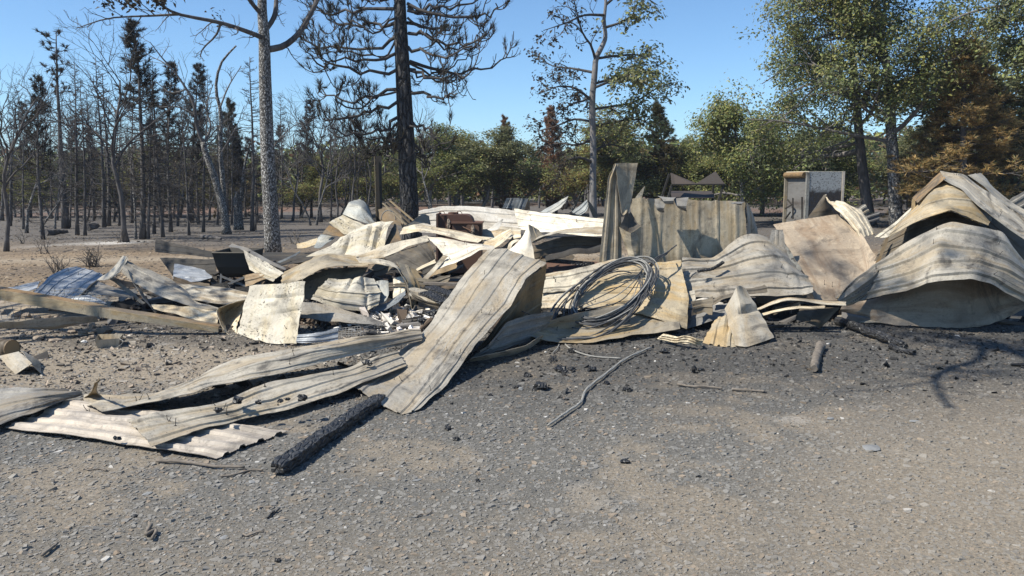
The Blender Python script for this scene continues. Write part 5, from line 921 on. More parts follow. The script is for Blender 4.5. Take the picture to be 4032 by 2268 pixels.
sh('small blue sheet edge under the blue arch', [[(270, 1185, 9.1), (340, 1185, 9.1), (418, 1200, 9.05)], [(290, 1165, 9.25), (350, 1165, 9.3), (415, 1190, 9.2)]], 'blue', 'soot', 1, .015, nu=18)
sh('pale dappled sheet stretching left of the speckled panel', [[(718, 1174, 9.2), (790, 1185, 9.1), (873, 1200, 9.0), (985, 1205, 8.95)], [(700, 1140, 9.5), (790, 1150, 9.4), (880, 1165, 9.3), (985, 1170, 9.25)], [(691, 1117, 9.7), (780, 1122, 9.7), (880, 1135, 9.6), (985, 1148, 9.5)]], 'cream', 'soot', 2, .016, nu=36)
sh('lower pale strip left of the curled trough', [[(606, 1214, 8.9), (690, 1240, 8.75), (770, 1258, 8.65), (856, 1274, 8.55)], [(594, 1195, 9.1), (690, 1205, 9.05), (770, 1215, 8.95), (860, 1224, 8.9)]], 'cream', 'soot', 2, .02, nu=30)
sh('white strip on the ground below the fallen channel, left edge', [[(-60, 1283, .14), (80, 1288, .10), (217, 1296, .08), (384, 1258, .14)], [(-60, 1268, .2), (80, 1262, .2), (217, 1252, .22), (384, 1246, .2)]], 'grey', 'soot', 1, .012, nu=30, bow=.03)
sh('short white tongue behind the stones at far left', [[(25, 1246, 8.8), (60, 1220, 8.9), (105, 1205, 9.0)], [(45, 1240, 8.7), (80, 1222, 8.8), (112, 1208, 8.9)]], 'cream', 'soot', 0, nu=14)
sh('brown wall panel lying tilted behind the wheelbarrow, upper', [[(611, 992, 12.7), (720, 1003, 12.3), (842, 1014, 12.0)], [(613, 941, 12.9), (720, 965, 12.5), (842, 995, 12.2)]], 'black', 'soot', 2, .015, nu=26)  # both brown panels coloured black: their shade is put into the colour
sh('brown wall panel lying tilted behind the wheelbarrow, lower', [[(690, 1100, 11.9), (780, 1105, 11.85), (856, 1100, 11.8)], [(629, 1016, 12.4), (740, 1018, 12.2), (850, 1020, 12.0)]], 'black', 'soot', 2, .015, nu=24)
sh('blue-white torn sheet left of the wheelbarrow legs', [[(681, 1113, 11.6), (730, 1112, 11.5), (776, 1110, 11.5), (835, 1095, 11.5)], [(684, 1075, 11.9), (730, 1080, 11.85), (768, 1084, 11.8), (835, 1088, 11.7)], [(687, 1036, 12.2), (730, 1042, 12.15), (765, 1048, 12.1), (780, 1052, 12.1)]], 'blue', 'soot', 2, .025, nu=24)
sh('blue-white speckled sheet sliding down right of the wheelbarrow', [[(957, 982, 11.3), (1010, 1010, 11.1), (1070, 1045, 10.9), (1118, 1076, 10.7)], [(970, 1025, 11.0), (1010, 1050, 10.85), (1045, 1075, 10.7), (1095, 1090, 10.6)], [(984, 1064, 10.8), (1010, 1080, 10.7), (1040, 1095, 10.6), (1074, 1108, 10.5)]], 'speckled', 'soot', 2, .022, nu=30)
sh('rolled dark edge strip above the sliding speckled sheet', [[(899, 968, 11.7), (980, 995, 11.4), (1050, 1035, 11.1), (1124, 1066, 10.9)], [(915, 957, 11.8), (990, 985, 11.5), (1060, 1022, 11.2), (1126, 1058, 11.0)]], 'greycool', 'soot', 0, nu=26)
sh('black charred sheet lying flat behind the wheelbarrow', [[(1000, 1030, 12.0), (1100, 1050, 11.8), (1220, 1030, 11.6)], [(1020, 1000, 13.0), (1110, 995, 13.0), (1250, 992, 12.8)]], 'black', 'black', 2, .02, nu=24)
sh('thin pale strip crossing the black charred sheet', [[(1090, 1035, 11.8), (1130, 1015, 12.0), (1180, 990, 12.3)], [(1102, 1038, 11.8), (1140, 1020, 12.0), (1184, 994, 12.3)]], 'bluegrey', 'soot', 0, nu=14, cat='metal scrap', name='metal_scrap')

# --- smaller crumpled scraps filling the heap, mostly dark-coloured to read as shaded gaps
rs = random.Random(31); FILL = []
BOX = [(470, 900, 1100, 1235, 9), (1010, 1260, 985, 1120, 10), (1180, 1700, 930, 1090, 18), (1500, 1900, 1060, 1200, 12), (1900, 2380, 930, 1100, 14), (2650, 3250, 1150, 1260, 10), (150, 560, 1130, 1230, 6), (3420, 3990, 1020, 1090, 5), (1250, 1560, 800, 900, 6)]
for x0, x1, y0, y1, n in BOX:
    for k in range(n):
        x = rs.uniform(x0, x1); y = rs.uniform(y0, y1); z = rs.uniform(0.10, 0.34) if x > 1000 else rs.uniform(0.05, 0.14)
        P = px(x, y, z)
        if P[1] > 13.6 or P[1] < 8.3 or (800 < x < 1010 and y > 1000): continue
        L = rs.uniform(0.25, 0.75); w = rs.uniform(0.10, 0.30); a = rs.uniform(-0.7, 0.7); tl = rs.uniform(-0.5, 0.5); k_ = FPX / P[1]
        dx, dy = cos(a) * L * k_ / 2, sin(a) * L * k_ * 0.25; wy = w * k_ * 0.5; Yd = P[1]; Yb = Yd + w * rs.uniform(0.2, 0.9)
        j = lambda s: rs.uniform(-s, s)
        e0 = [(x - dx, y + dy + j(10), Yd), (x + j(12), y + j(14), Yd + j(.1)), (x + dx, y - dy + j(10), Yd)]
        e1 = [(x - dx + j(14), y + dy - wy + j(8), Yb), (x + j(12), y - wy * rs.uniform(.6, 1.4), Yb + j(.1)), (x + dx + j(14), y - dy - wy + j(8), Yb)]
        m1 = rs.choice(['soot', 'black', 'darkbrown', 'greycool']) if x < 1000 else rs.choice(['soot', 'black', 'soot', 'black', 'bluegrey', 'grey', 'cream', 'tanbrown', 'darkbrown', 'greycool', 'darkbrown', 'soot'])
        o = sh('burnt scrap %d' % (len(FILL) * 7 + 3), [e0, e1], m1, 'soot', rs.choice([0, 0, 1, 2]), .025, nu=16, dent=.022, cat='metal scrap', name='metal_scrap', lin=True, tear=.01)
        o['group'] = 'small burnt scraps in the heap'; o['tone'] = {'soot': 'sooty', 'black': 'black', 'bluegrey': 'blue-grey', 'grey': 'grey', 'cream': 'cream', 'tanbrown': 'brown', 'darkbrown': 'dark brown', 'greycool': 'dull grey', 'white': 'white'}[m1]; FILL.append((o, x, y))
HM = [('tented apex', 495, 1010), ('wheelbarrow', 905, 1040), ('blue arched sheet', 280, 1080), ('speckled panel', 1090, 1230), ('brown arched sheet', 1280, 1040), ('accordion-creased sheet', 1430, 930), ('blue-grey curled sheet', 1415, 810), ('pointed fold', 1620, 1150), ('dark olive panel', 1640, 1010), ('rusty stove', 1810, 890), ('leaning sheet', 1900, 1150), ('white spike', 2075, 950), ('tall folded sheet', 2420, 900), ('wavy grey sheet', 2900, 1060), ('triangular sheet', 2910, 1250), ('flat plate', 3250, 1100), ('big ridged sheet', 3700, 1000), ('fallen channel', 600, 1255), ('speckled box-like sheet', 1370, 1150)]
for tone in sorted({o['tone'] for o, _, _ in FILL}):
    L_ = [a for a in FILL if a[0]['tone'] == tone]; by_landmark([a[0] for a in L_], [a[1:] for a in L_], HM, tone + ' crumpled metal scrap')
for o, _, _ in FILL: del o['tone']
# ---------------------------------------------------------------- charred rubble under the heap
xs = np.arange(-5.2, 6.4, 0.06); ys = np.arange(8.0, 14.6, 0.06); X, Y = np.meshgrid(xs, ys)
front = np.interp(X, [-5.2, -3.5, -1.6, 0, 2, 3, 6.4], [9.0, 8.9, 8.2, 8.3, 8.5, 8.8, 9.0])
edge = sstep(0, 0.5, Y - front + 0.25 * fb2(X, Y, 2, 71)) * sstep(-5.2, -4.2, X) * sstep(6.4, 5.6, X) * sstep(14.6, 13.6, Y)
Z = gz(X, Y) - 0.05 + edge * (0.10 + 0.10 * fb2(X, Y, 1.3, 72) + 0.10 * np.abs(fb2(X, Y, 5, 73)) + 0.06 * sstep(9.5, 11.5, Y))
nz = fb2(X, Y, 1.6, 74)[..., None]; c = CHARC * 0.55 + np.clip(nz, 0, 1) * np.array([0.16, 0.10, 0.06])
wa = sstep(0.12, 0.4, fb2(X, Y, 2.2, 75) + 1.1 * np.exp(-((X + 1.25) / 0.55) ** 2 - ((Y - 8.9) / 0.45) ** 2) - 0.15)[..., None]; c = c * (1 - wa) + np.array([0.60, 0.57, 0.53]) * wa
ny, nx = X.shape; I = np.arange(nx * ny).reshape(ny, nx); q = np.stack([I[:-1, :-1], I[:-1, 1:], I[1:, 1:], I[1:, :-1]], -1).reshape(-1, 4)
q = q[(edge.ravel()[q] > 0.02).any(1)]
tag(obj('charred_rubble', mesh('charred_rubble', np.stack([X, Y, Z], -1), [q], 'rubble_mat', col=c.reshape(-1, 3))), 'black ash and char bed under the metal sheets', 'ash bed', kind='stuff')
def rz_(x, y): return gz(x, y) + 0.08 * sstep(0.0, 0.6, y - np.interp(x, [-5.2, -3.5, -1.6, 0, 2, 3, 6.4], [9.0, 8.9, 8.2, 8.3, 8.5, 8.8, 9.0]))
g = np.random.default_rng(9)
def bits(name, n, xr, yr, sz, cols, label, cat, long=3.0, dens=None):
    x = g.uniform(*xr, n); y = g.uniform(*yr, n)
    if dens is not None: k = dens(x, y) > g.uniform(0, 1, n); x, y = x[k], y[k]
    n = len(x); z = rz_(x, y)
    a = g.normal(0, 1, (n, 3)); a[:, 2] *= 0.35; a /= np.linalg.norm(a, axis=1, keepdims=True); b = np.cross(a, g.normal(0, 1, (n, 3))); b /= np.linalg.norm(b, axis=1, keepdims=True); c = np.cross(a, b)
    s = sz * g.lognormal(0, 0.5, (n, 1)); L = s * g.uniform(0.8, long, (n, 1)); w = s * g.uniform(0.4, 1, (n, 1)); h = s * g.uniform(0.2, 0.6, (n, 1))
    C = np.stack([x, y, z + 0.35 * s[:, 0]], -1)
    V = np.stack([C + i * a * L + j * b * w * (1 + 0.3 * i) + k * c * h for k in (-1, 1) for j in (-1, 1) for i in (-1, 1)], 1) + g.normal(0, 1, (n, 8, 3)) * s[:, None] * 0.18
    f = np.array([[0, 2, 3, 1], [4, 5, 7, 6], [0, 1, 5, 4], [2, 6, 7, 3], [0, 4, 6, 2], [1, 3, 7, 5]]); q = (np.arange(n) * 8)[:, None, None] + f[None]
    cl = np.array(cols)[g.integers(0, len(cols), n)] * g.uniform(0.6, 1.4, (n, 1))
    tag(obj(name, mesh(name, V.reshape(-1, 3), [q.reshape(-1, 4)], 'chip_mat', col=np.repeat(cl, 8, 0))), label, cat, kind='stuff')
bits('char_fragments', 6000, (-5, 6), (7.6, 13.8), 0.021, [(0.025, 0.024, 0.024), (0.05, 0.045, 0.04), (0.09, 0.065, 0.045), (0.13, 0.12, 0.11)], 'broken char and burnt scraps strewn through the heap', 'char', 3.5, lambda x, y: sstep(-0.3, 0.4, y - np.interp(x, [-5.2, -3.5, -1.6, 0, 2, 3, 6.4], [9.0, 8.9, 8.2, 8.3, 8.5, 8.8, 9.0])))
bits('plaster_fragments', 900, (-2.1, -0.3), (8.2, 9.9), 0.022, [(0.72, 0.70, 0.66), (0.6, 0.56, 0.5), (0.45, 0.42, 0.38), (0.7, 0.62, 0.55)], 'white plaster and ash crumbs in the centre of the heap', 'plaster', 2.0, lambda x, y: np.exp(-((x + 1.2) / 0.5) ** 2 - ((y - 8.85) / 0.5) ** 2) * 1.3)
bits('fine_char', 6500, (-1.2, 5.6), (5.0, 9.0), 0.0065, [(0.018, 0.018, 0.018), (0.04, 0.038, 0.036), (0.07, 0.068, 0.065)], 'small black char crumbs on the gravel before the heap', 'char', 2.0, lambda x, y: sstep(5.2, 8.0, y))
bits('dust_crumbs', 5000, (-5.5, -1.0), (5.6, 8.8), 0.0065, [(0.10, 0.09, 0.08), (0.26, 0.21, 0.165), (0.30, 0.27, 0.23), (0.05, 0.045, 0.04)], 'small stones and crumbs on the dusty ground at left', 'crumbs', 2.0)

# ---------------------------------------------------------------- things in and around the heap
def thing(name, label, cat, loc, group=None): r = empty(name, loc); return tag(r, label, cat, group)
def part(root, name, mb, mat, label=None, **kw):
    o = mb.build(name, mat, root, **kw); o.matrix_parent_inverse = mathutils.Matrix.Translation(-mathutils.Vector(root.location)); 
    if label: o['label'] = label
    return o
def sub(par, root, name, mb, mat, **kw):
    return mb.build(name, mat, par, **kw)
# wheelbarrow
A = px(903, 1150, 11.5); r = thing('wheelbarrow', 'black burnt wheelbarrow standing on its crossed legs at left', 'wheelbarrow', (A[0], 11.6, float(gz(A[0], 11.6))))
m = MB(); lv = [(835, 968, 997, 11.30, 12.05), (842, 971, 1020, 11.33, 12.0), (852, 973, 1052, 11.36, 11.95), (866, 970, 1078, 11.42, 11.88), (885, 955, 1092, 11.5, 11.78)]; V = []
for x0, x1, yy, yf, yb in lv:
    a = px(x0, yy, yf); b = px(x1, yy, yf); z = a[2]; V += [a, b, (b[0] + .02, yb, z), (a[0] - .02, yb, z)]
q = [[i * 4 + j, i * 4 + (j + 1) % 4, (i + 1) * 4 + (j + 1) % 4, (i + 1) * 4 + j][::-1] for i in range(4) for j in range(4)] + [[16, 17, 18, 19]]
Vi = np.array(V) + np.array([0, 0, 0.012]); cen = Vi[:, :2].mean(0); Vi[:, :2] = cen + (Vi[:, :2] - cen) * 0.975
m.add(V, [np.array(q)]); m.add(Vi, [np.array(q)[:, ::-1]]); tray = part(r, 'tray', m, 'black', smooth=False)
rim = MB().tube(np.array(V[:4] + V[:1]) + np.array([0, 0, .005]), 0.013, 6); sub(tray, r, 'rim', rim, 'soot')
gzb = float(gz(A[0], 11.5))
for (x0, y0, x1) in ((872, 1078, 866), (970, 1082, 974)): a = px(x0, y0, 11.42); b = px(x1, 1140, 11.42); b[2] = gzb; part(r, 'leg', MB().bar(a, b, .035, .025), 'steel')
a0, a1 = px(872, 1088, 11.41), px(972, 1128, 11.41); part(r, 'brace', MB().bar(a0, a1, .02, .03), 'steel'); a0, a1 = px(872, 1130, 11.39), px(966, 1090, 11.39); part(r, 'brace', MB().bar(a0, a1, .02, .03), 'steel')
for s in (842, 962):
    a = px(s, 1085, 11.45); part(r, 'handle', MB().tube(np.array([a, a + (0, .45, .02), a + (0, 1.0, .12)]), .017, 6), 'black')
m = MB(); th = np.linspace(0, 2 * pi, 25); c0 = np.array([A[0], 12.35, gzb + .17]); m.tube(np.stack([c0[0] + 0 * th, c0[1] + .14 * np.cos(th), c0[2] + .14 * np.sin(th)], -1), .035, 8, False); m.tube(np.array([c0 - (.05, 0, 0), c0 + (.05, 0, 0)]), .04, 8); part(r, 'wheel', m, 'black', smooth=True)
# rusty stove
YS = 12.7; r = thing('rusty_stove', 'rusty brown stove with domed top amid the white sheets', 'stove', (*px(1808, 930, YS)[:2], float(gz(-0.8, 12.9))))
def extrude(pts, Y, dep):
    F = np.array([px(a, b, Y) for a, b in pts]); B = F + np.array([0, dep, 0]); n = len(F); V = np.concatenate([F, B]); q = np.array([[i, (i + 1) % n, (i + 1) % n + n, i + n] for i in range(n)])
    return MB().add(V, [np.arange(n)[None][:, ::-1], (np.arange(n) + n)[None], q])
arc = [(1830 + 32 * sin(t), 876 - 30 * cos(t)) for t in np.linspace(0, pi / 2, 10)]
dome = part(r, 'dome', extrude([(1722, 1075), (1722, 846)] + arc + [(1862, 1075)], YS, .55), 'rust', smooth=True, sharp=30)
part(r, 'side_box', extrude([(1781, 1075), (1781, 877), (1897, 879), (1895, 1075)], YS - .12, .5), 'rust'); part(r, 'top_lip', extrude([(1776, 881), (1776, 875), (1900, 876), (1900, 882)], YS - .15, .55), 'rust')
part(r, 'edge_panel', extrude([(1717, 1075), (1717, 842), (1725, 842), (1725, 1075)], YS - .04, .6), 'rust'); door = part(r, 'door', extrude([(1836, 925), (1836, 889), (1844, 884), (1880, 886), (1886, 894), (1886, 925)], YS - .15, .04), 'rust')
m = MB(); c0 = px(1785, 846, YS + .25); m.lathe([(.085, -.03), (.085, .04), (.07, .045), (.07, -.02)], c0, 18); sub(dome, r, 'flue_collar', m, 'rust', smooth=True, sharp=40)
for xx in (1740, 1808): c0 = px(xx, 846, YS + .1); th = np.linspace(-.3, pi + .3, 12); sub(dome, r, 'handle', MB().tube(np.stack([c0[0] + .05 * np.cos(th), 0 * th + c0[1], c0[2] + .06 * np.sin(th)], -1), .006, 6), 'rust')
a, b = px(1735, 850, YS - .03), px(1785, 847, YS + .05); part(r, 'rail', MB().bar(a, b, .02, .015), 'rust')
def lump(c, s, seed, k=8, sq=(1, 1, 1), rough=0.35):
    """an angular stone or coal shape"""
    g2 = np.random.default_rng(seed); V = []; nl = 5
    for i in range(1, nl):
        ph = pi * i / nl
        for j in range(k): t = 2 * pi * (j + .5 * (i % 2)) / k; V.append([sin(ph) * cos(t), sin(ph) * sin(t), cos(ph)])
    V = np.array(V + [[0, 0, 1], [0, 0, -1]]); V *= (1 + rough * g2.uniform(-1, 1, (len(V), 1))); V = V * np.array(sq) * s
    a = g2.uniform(0, 6.28); R = np.array([[cos(a), -sin(a), 0], [sin(a), cos(a), 0], [0, 0, 1]]); V = V @ R.T + np.array(c); q = []; t3 = []; n = len(V)
    for i in range(nl - 2):
        for j in range(k): q.append([i * k + j, (i + 1) * k + j, (i + 1) * k + (j + 1) % k, i * k + (j + 1) % k])
    for j in range(k): t3.append([n - 2, j, (j + 1) % k]); t3.append([n - 1, (nl - 2) * k + (j + 1) % k, (nl - 2) * k + j])
    return MB().add(V, [np.array(q), np.array(t3)])
part(r, 'latch', lump(px(1767, 882, YS - .02), .06, 3, sq=(.6, .5, 1.3)), 'stone_brown'); sub(door, r, 'latch', lump(px(1862, 906, YS - .18), .055, 4, sq=(.7, .5, 1.3)), 'stone_brown')
a, b = px(1822, 893, YS - .15), px(1858, 910, YS - .2); part(r, 'poker', MB().tube(np.array([a, b]), .009, 6), 'rust')
# burnt cabinet
A3, B3, D3 = np.array([4.85, 13.0, 0]), np.array([5.45, 13.1, 0]), np.array([4.69, 13.62, 0]); zt = px(3178, 674, 13.0)[2]; zb = float(gz(4.9, 13.3))
r = thing('burnt_cabinet', 'tall burnt metal cabinet with blistered paint behind the pinkish plate', 'cabinet', ((A3[0] + B3[0]) / 2, 13.3, zb))
up = np.array([0, 0, 1.0]); dB = nrm(B3 - A3); dD = nrm(D3 - A3); C3 = B3 + D3 - A3
def slab(P, Q, z0, z1, t, n):
    n = np.asarray(n) * t; V = [P + up * z0, Q + up * z0, Q + up * z1, P + up * z1]; V = np.array(V + [v + n for v in V]); return MB().add(V, [np.array([[0, 1, 2, 3], [7, 6, 5, 4], [0, 4, 5, 1], [1, 5, 6, 2], [2, 6, 7, 3], [3, 7, 4, 0]])])
uvf = lambda V: 0.42 * np.stack([V[:, 0] * 1.7 + V[:, 1], V[:, 2]], -1)
def cpart(nm, mb, mat, lab=None):
    V = np.concatenate(mb.V); return part(r, nm, mb, mat, lab, uv=uvf(V))
cabinet_side(zt - .30); cpart('side_panel', slab(A3, B3, zb, zt - .01, .02, dD), 'cabinet_side', 'side panel scorched dark with ragged pale paint along its top')
cpart('back_panel', slab(D3, C3, zb, zt - .02, .02, -dD), 'soot'); cpart('side_panel', slab(B3, C3, zb, zt - .02, .02, -dB), 'grey'); 
I3 = A3 + dB * .02; J3 = D3 + dB * .02; fp = cpart('front_panel', slab(I3 + dD * .08, J3 - dD * .03, zb, zt - .1, .02, dB), 'burnt_paint', 'speckled recessed front panel with flaking paint')
cpart('frame_post', MB().bar(D3 + up * zb, D3 + up * (zt - .03), .045, .045, up=(0, 1, 0)), 'tan'); cpart('frame_post', MB().bar(A3 + dD * .03 + up * zb, A3 + dD * .03 + up * (zt - .02), .05, .06, up=(0, 1, 0)), 'burnt_paint')
cpart('corner_strip', MB().bar(B3 + up * zb - dD * .01, B3 - dD * .01 + up * zt, .035, .02, up=(0, 1, 0)), 'pinkwhite')
m = MB().tube(np.array([A3 + dD * .1 + up * (zt - .06), D3 + up * (zt - .06)]) - dB * .01, .05, 14); cpart('rolled_top', m, 'tanbrown'); 
V = np.array([A3, B3, C3, D3]); V = np.concatenate([V + up * (zt - .012), V + up * zt]); cpart('top_plate', MB().add(V, [np.array([[3, 2, 1, 0], [4, 5, 6, 7], [0, 1, 5, 4], [1, 2, 6, 5], [2, 3, 7, 6], [3, 0, 4, 7]])]), 'cream')
for a, b in (((3092, 822), (3118, 806)), ((3092, 862), (3112, 835)), ((3100, 785), (3118, 806))): P, Q = px(*a, 13.42), px(*b, 13.3); cpart('burnt_rail', MB().bar(P, Q, .02, .02), 'black')
for a, b in (((3122, 780), (3122, 862)), ((3158, 775), (3158, 858))): cpart('burnt_rail', MB().bar(px(*a, 13.1), px(*b, 13.1), .02, .02), 'black')
# sagging steel table behind the upright panel
r = thing('steel_table', 'dark steel stand with its top sagged to a V above the upright panel', 'stand', (*px(2745, 730, 12.4)[:2], float(gz(2.9, 12.4))))
def plate(pts, t=0.012, mat='black'):
    F = np.array([px(*p) for p in pts]); n = nrm(np.cross(F[1] - F[0], F[2] - F[0])); B = F + n * t; k = len(F); return MB().add(np.concatenate([F, B]), [np.arange(k)[None], (np.arange(k)[::-1] + k)[None], np.array([[i, i + k, (i + 1) % k + k, (i + 1) % k] for i in range(k)])])
part(r, 'top_plate', plate([(2646, 726, 12.2), (2641, 680, 12.6), (2743, 722, 12.45), (2738, 724, 12.2)]), 'scorched', 'left sagged half of the top'); part(r, 'top_plate', plate([(2738, 724, 12.2), (2743, 722, 12.45), (2817, 674, 12.6), (2854, 724, 12.2)]), 'scorched', 'right sagged half of the top')
part(r, 'front_rail', MB().bar(px(2644, 727, 12.18), px(2855, 726, 12.18), .03, .02), 'black'); part(r, 'shelf', plate([(2645, 778, 12.2), (2640, 752, 12.9), (2805, 752, 12.9), (2815, 778, 12.2)]), 'scorched')
for a, b in (((2646, 727, 12.2), (2628, 790, 12.2)), ((2636, 684, 12.7), (2604, 782, 12.7)), ((2850, 727, 12.2), (2828, 790, 12.2)), ((2812, 690, 12.7), (2806, 782, 12.7))):
    P = px(*a); Q = px(*b); D = Q + (Q - P) * 0.15; D = np.array([Q[0] - .05, Q[1], float(gz(Q[0], Q[1]))]); part(r, 'leg', MB().bar(P, Q, .035, .03).bar(Q, D, .035, .03), 'black')
# steel post, bent channel, hoop
r = thing('steel_post', 'thin dark steel post standing left of the charred pine', 'post', (*px(1490, 870, 13.4)[:2], float(gz(-2.3, 13.4))))
P = px(1490, 614, 13.4); Q = px(1494, 880, 13.4); Q2 = np.array([Q[0], Q[1], 0.0]); part(r, 'web', MB().bar(Q2, P, .012, .10, up=(1, 0, 0)), 'black'); P, Q = px(1474, 616, 13.36), px(1484, 880, 13.36); part(r, 'flange', MB().bar(np.array([Q[0], Q[1], 0]), P, .012, .018, up=(0, 1, 0)), 'tan', 'pale bent flange')
r = thing('bent_channel', 'bent tan steel channel leaning beside the charred pine foot', 'channel', px(1620, 870, 12.9))
for k, (dx, mt) in enumerate(((0, 'tan'), (14, 'soot'), (28, 'tan'))): part(r, 'flange', MB().bar(px(1508 + dx, 800 - dx * .35, 12.9 + .03 * k), px(1600 + dx * 1.1, 885 - dx * .5, 12.7 + .03 * k), .045, .012), mt)
sheet('rusty brown plate leaning under the bent channel', [[(1500, 880, 13.2), (1530, 885, 13.1), (1590, 890, 13.0)], [(1490, 825, 13.3), (1530, 812, 13.2), (1580, 850, 13.1)]], 'tanbrown', 'soot', 0, nu=12, cat='metal scrap', name='metal_scrap')
th = np.linspace(0, pi, 14); c0 = px(1530, 862, 12.8); tag(obj('wire_hoop', MB().tube(np.stack([c0[0] + .12 * np.cos(th), c0[1] + 0 * th, c0[2] + .16 * np.sin(th) - .02], -1), .008, 6).me('wire_hoop', 'steel', smooth=True)), 'thin steel wire hoop beside the steel post', 'wire')
# fallen channel at left
r = thing('steel_channel', 'long tan steel channel fallen across the left of the heap', 'channel', px(880, 1312, .02))
ax = [(-150, 1130, 8.5), (0, 1160, 8.35), (330, 1218, 8.2), (458, 1240, 8.15), (620, 1262, 8.15), (860, 1300, 8.2)]
top = [(x, y - 19 * s, d) for (x, y, d), s in zip(ax, (1.1, 1.05, 1.0, .85, .75, .6))]; bot = [(x, y + 19 * s, d) for (x, y, d), s in zip(ax, (1.1, 1.05, 1.0, .95, .7, .45))]
def strip(E0, E1, n=40, t=.006):
    U0, U1 = crom([px(*p) for p in E0], n), crom([px(*p) for p in E1], n); return U0, U1
def ribbon(U0, U1, t=.006):
    n = len(U0); N = np.cross(U1 - U0, np.gradient(U0, axis=0)); N /= np.linalg.norm(N, axis=1, keepdims=True); V = np.concatenate([U0, U1, U1 + N * t, U0 + N * t]); i = np.arange(n - 1)
    f = lambda a, b: np.stack([a * n + i, a * n + i + 1, b * n + i + 1, b * n + i], -1)
    uv = np.stack([np.tile(np.linspace(0, 3.6, n), 4), np.repeat([0, .12, .12, 0], n)], -1); return MB().add(V, [np.concatenate([f(0, 1), f(1, 2), f(2, 3), f(3, 0)])]), uv
U0, U1 = strip(top, bot)
for nm, a, b in (('web', U0, U1), ('flange', U0, U0 + np.array([0, .10, .012])), ('flange', U1 + np.array([0, .10, .012]), U1)):
    mb, uv = ribbon(a, b); part(r, nm, mb, 'tan' if nm == 'web' else 'tanbrown', uv=uv, smooth=True, sharp=40)
# cable coil
r = thing('cable_coil', 'loose coil of grey burnt cable lying on the tan sheets', 'cable coil', px(2400, 1330, .05)); rn = random.Random(4)
C0 = px(2411, 1158, 8.55); av = px(2411 + 148, 1158 - 100, 8.90) - C0; bv = px(2411 + 56, 1158 + 78, 8.20) - C0
nn = nrm(np.cross(av, bv)); nn = nn if nn[1] < 0 else -nn
th = np.linspace(0, 2 * pi, 49)
for k in range(30):
    if k < 17: s, cs = rn.uniform(.86, .98), C0 + av * rn.gauss(.02, .02) + bv * rn.gauss(-.02, .025)
    elif k < 24: s, cs = rn.uniform(.98, 1.12), C0 + av * rn.gauss(.03, .04) + bv * rn.gauss(.0, .04)
    else: s, cs = rn.uniform(1.0, 1.25), C0 - av * rn.uniform(.25, .55) + bv * rn.uniform(.1, .35)
    ph = rn.uniform(0, 6.28); P = cs + s * (np.cos(th)[:, None] * av + np.sin(th)[:, None] * bv) + nn * (0.03 + .035 * rn.random() + .02 * np.sin(3 * th + ph))[:, None] + 0.012 * np.sin(2 * th + ph)[:, None] * nrm(av)
    if k >= 24: P = P[:rn.randint(30, 46)]; P[:, 2] = np.maximum(P[:, 2], .06)
    part(r, 'cable_strand', MB().tube(P, .0088 if k % 4 else .007, 6), 'cable' if k % 5 else 'cable_pale', smooth=True)
def wire(pts, rad=.007, n=24, mat='cable', root=None, nm='cable_strand', jit=0.0):
    P = crom([px(*p) for p in pts], n); P[1:-1] += np.array([[rn.gauss(0, jit) for _ in range(3)] for _ in range(n - 2)]) if jit else 0; return part(root, nm, MB().tube(P, rad, 6), mat, smooth=True)
for k in range(4): wire([(2285 + 10 * k, 1205 + 8 * k, 8.35), (2400 + 20 * k, 1150 + 18 * k, 8.5), (2500 + 4 * k, 1090 + 10 * k, 8.7), (2530, 1060, 8.85)], .006, root=r, mat='cable_pale' if k % 2 else 'cable')
for k in range(3): wire([(2535, 1075 + 5 * k, 8.75), (2580 + 4 * k, 1018 + 4 * k, 9.0), (2625, 994 + 3 * k, 9.15), (2664 - 18 * k, 965 + 12 * k, 9.3)], .0075, root=r)
for k in range(5): wire([(2140 + 6 * k, 1255 + 6 * k, 8.3), (2190, 1290 + 5 * k, 8.15), (2260 + 10 * k, 1305 + 3 * k, 8.05), (2360 + 10 * k, 1300 - 3 * k, 8.1), (2480, 1270 - 6 * k, 8.2)], .006, root=r)
wire([(2199, 1300, 8.05), (2215, 1340, 7.85), (2250, 1375, .02), (2330, 1402, .012), (2446, 1411, .012)], .008, root=r, mat='cable_pale'); wire([(2199, 1300, 8.05), (2205, 1340, 7.85), (2195, 1370, .02), (2178, 1388, .012)], .006, root=r, mat='cable_pale'); wire([(2048, 1222, 7.9), (2100, 1245, 7.95), (2180, 1275, 8.05)], .005, root=r)
for s in ((2556, 1178, 8.42), (2283, 1160, 8.5)): c0 = px(*s); t2 = np.linspace(0, 2 * pi, 13); part(r, 'tie', MB().tube(c0 + nn * .05 + .05 * (np.cos(t2)[:, None] * nrm(bv) + np.sin(t2)[:, None] * nn), .006, 5), 'cable', smooth=True)
# twisted cable on the gravel
r = thing('twisted_cable', 'twisted pale cable end lying on the gravel below the coil', 'cable', px(2300, 1540, .0)); base = crom([px(*p, .02) for p in ((2563, 1369), (2466, 1412), (2388, 1470), (2311, 1532), (2287, 1583), (2233, 1622), (2159, 1674))], 70)
for k in range(3):
    a = np.linspace(0, 22, 70) + k * 2.1; w = np.linspace(1, .3, 70)[:, None]; P = base + .008 * w * np.stack([np.cos(a), np.sin(a) * .5, np.abs(np.sin(a)) * .8], -1); part(r, 'cable_strand', MB().tube(P, .006, 6), 'cable_pale', smooth=True)
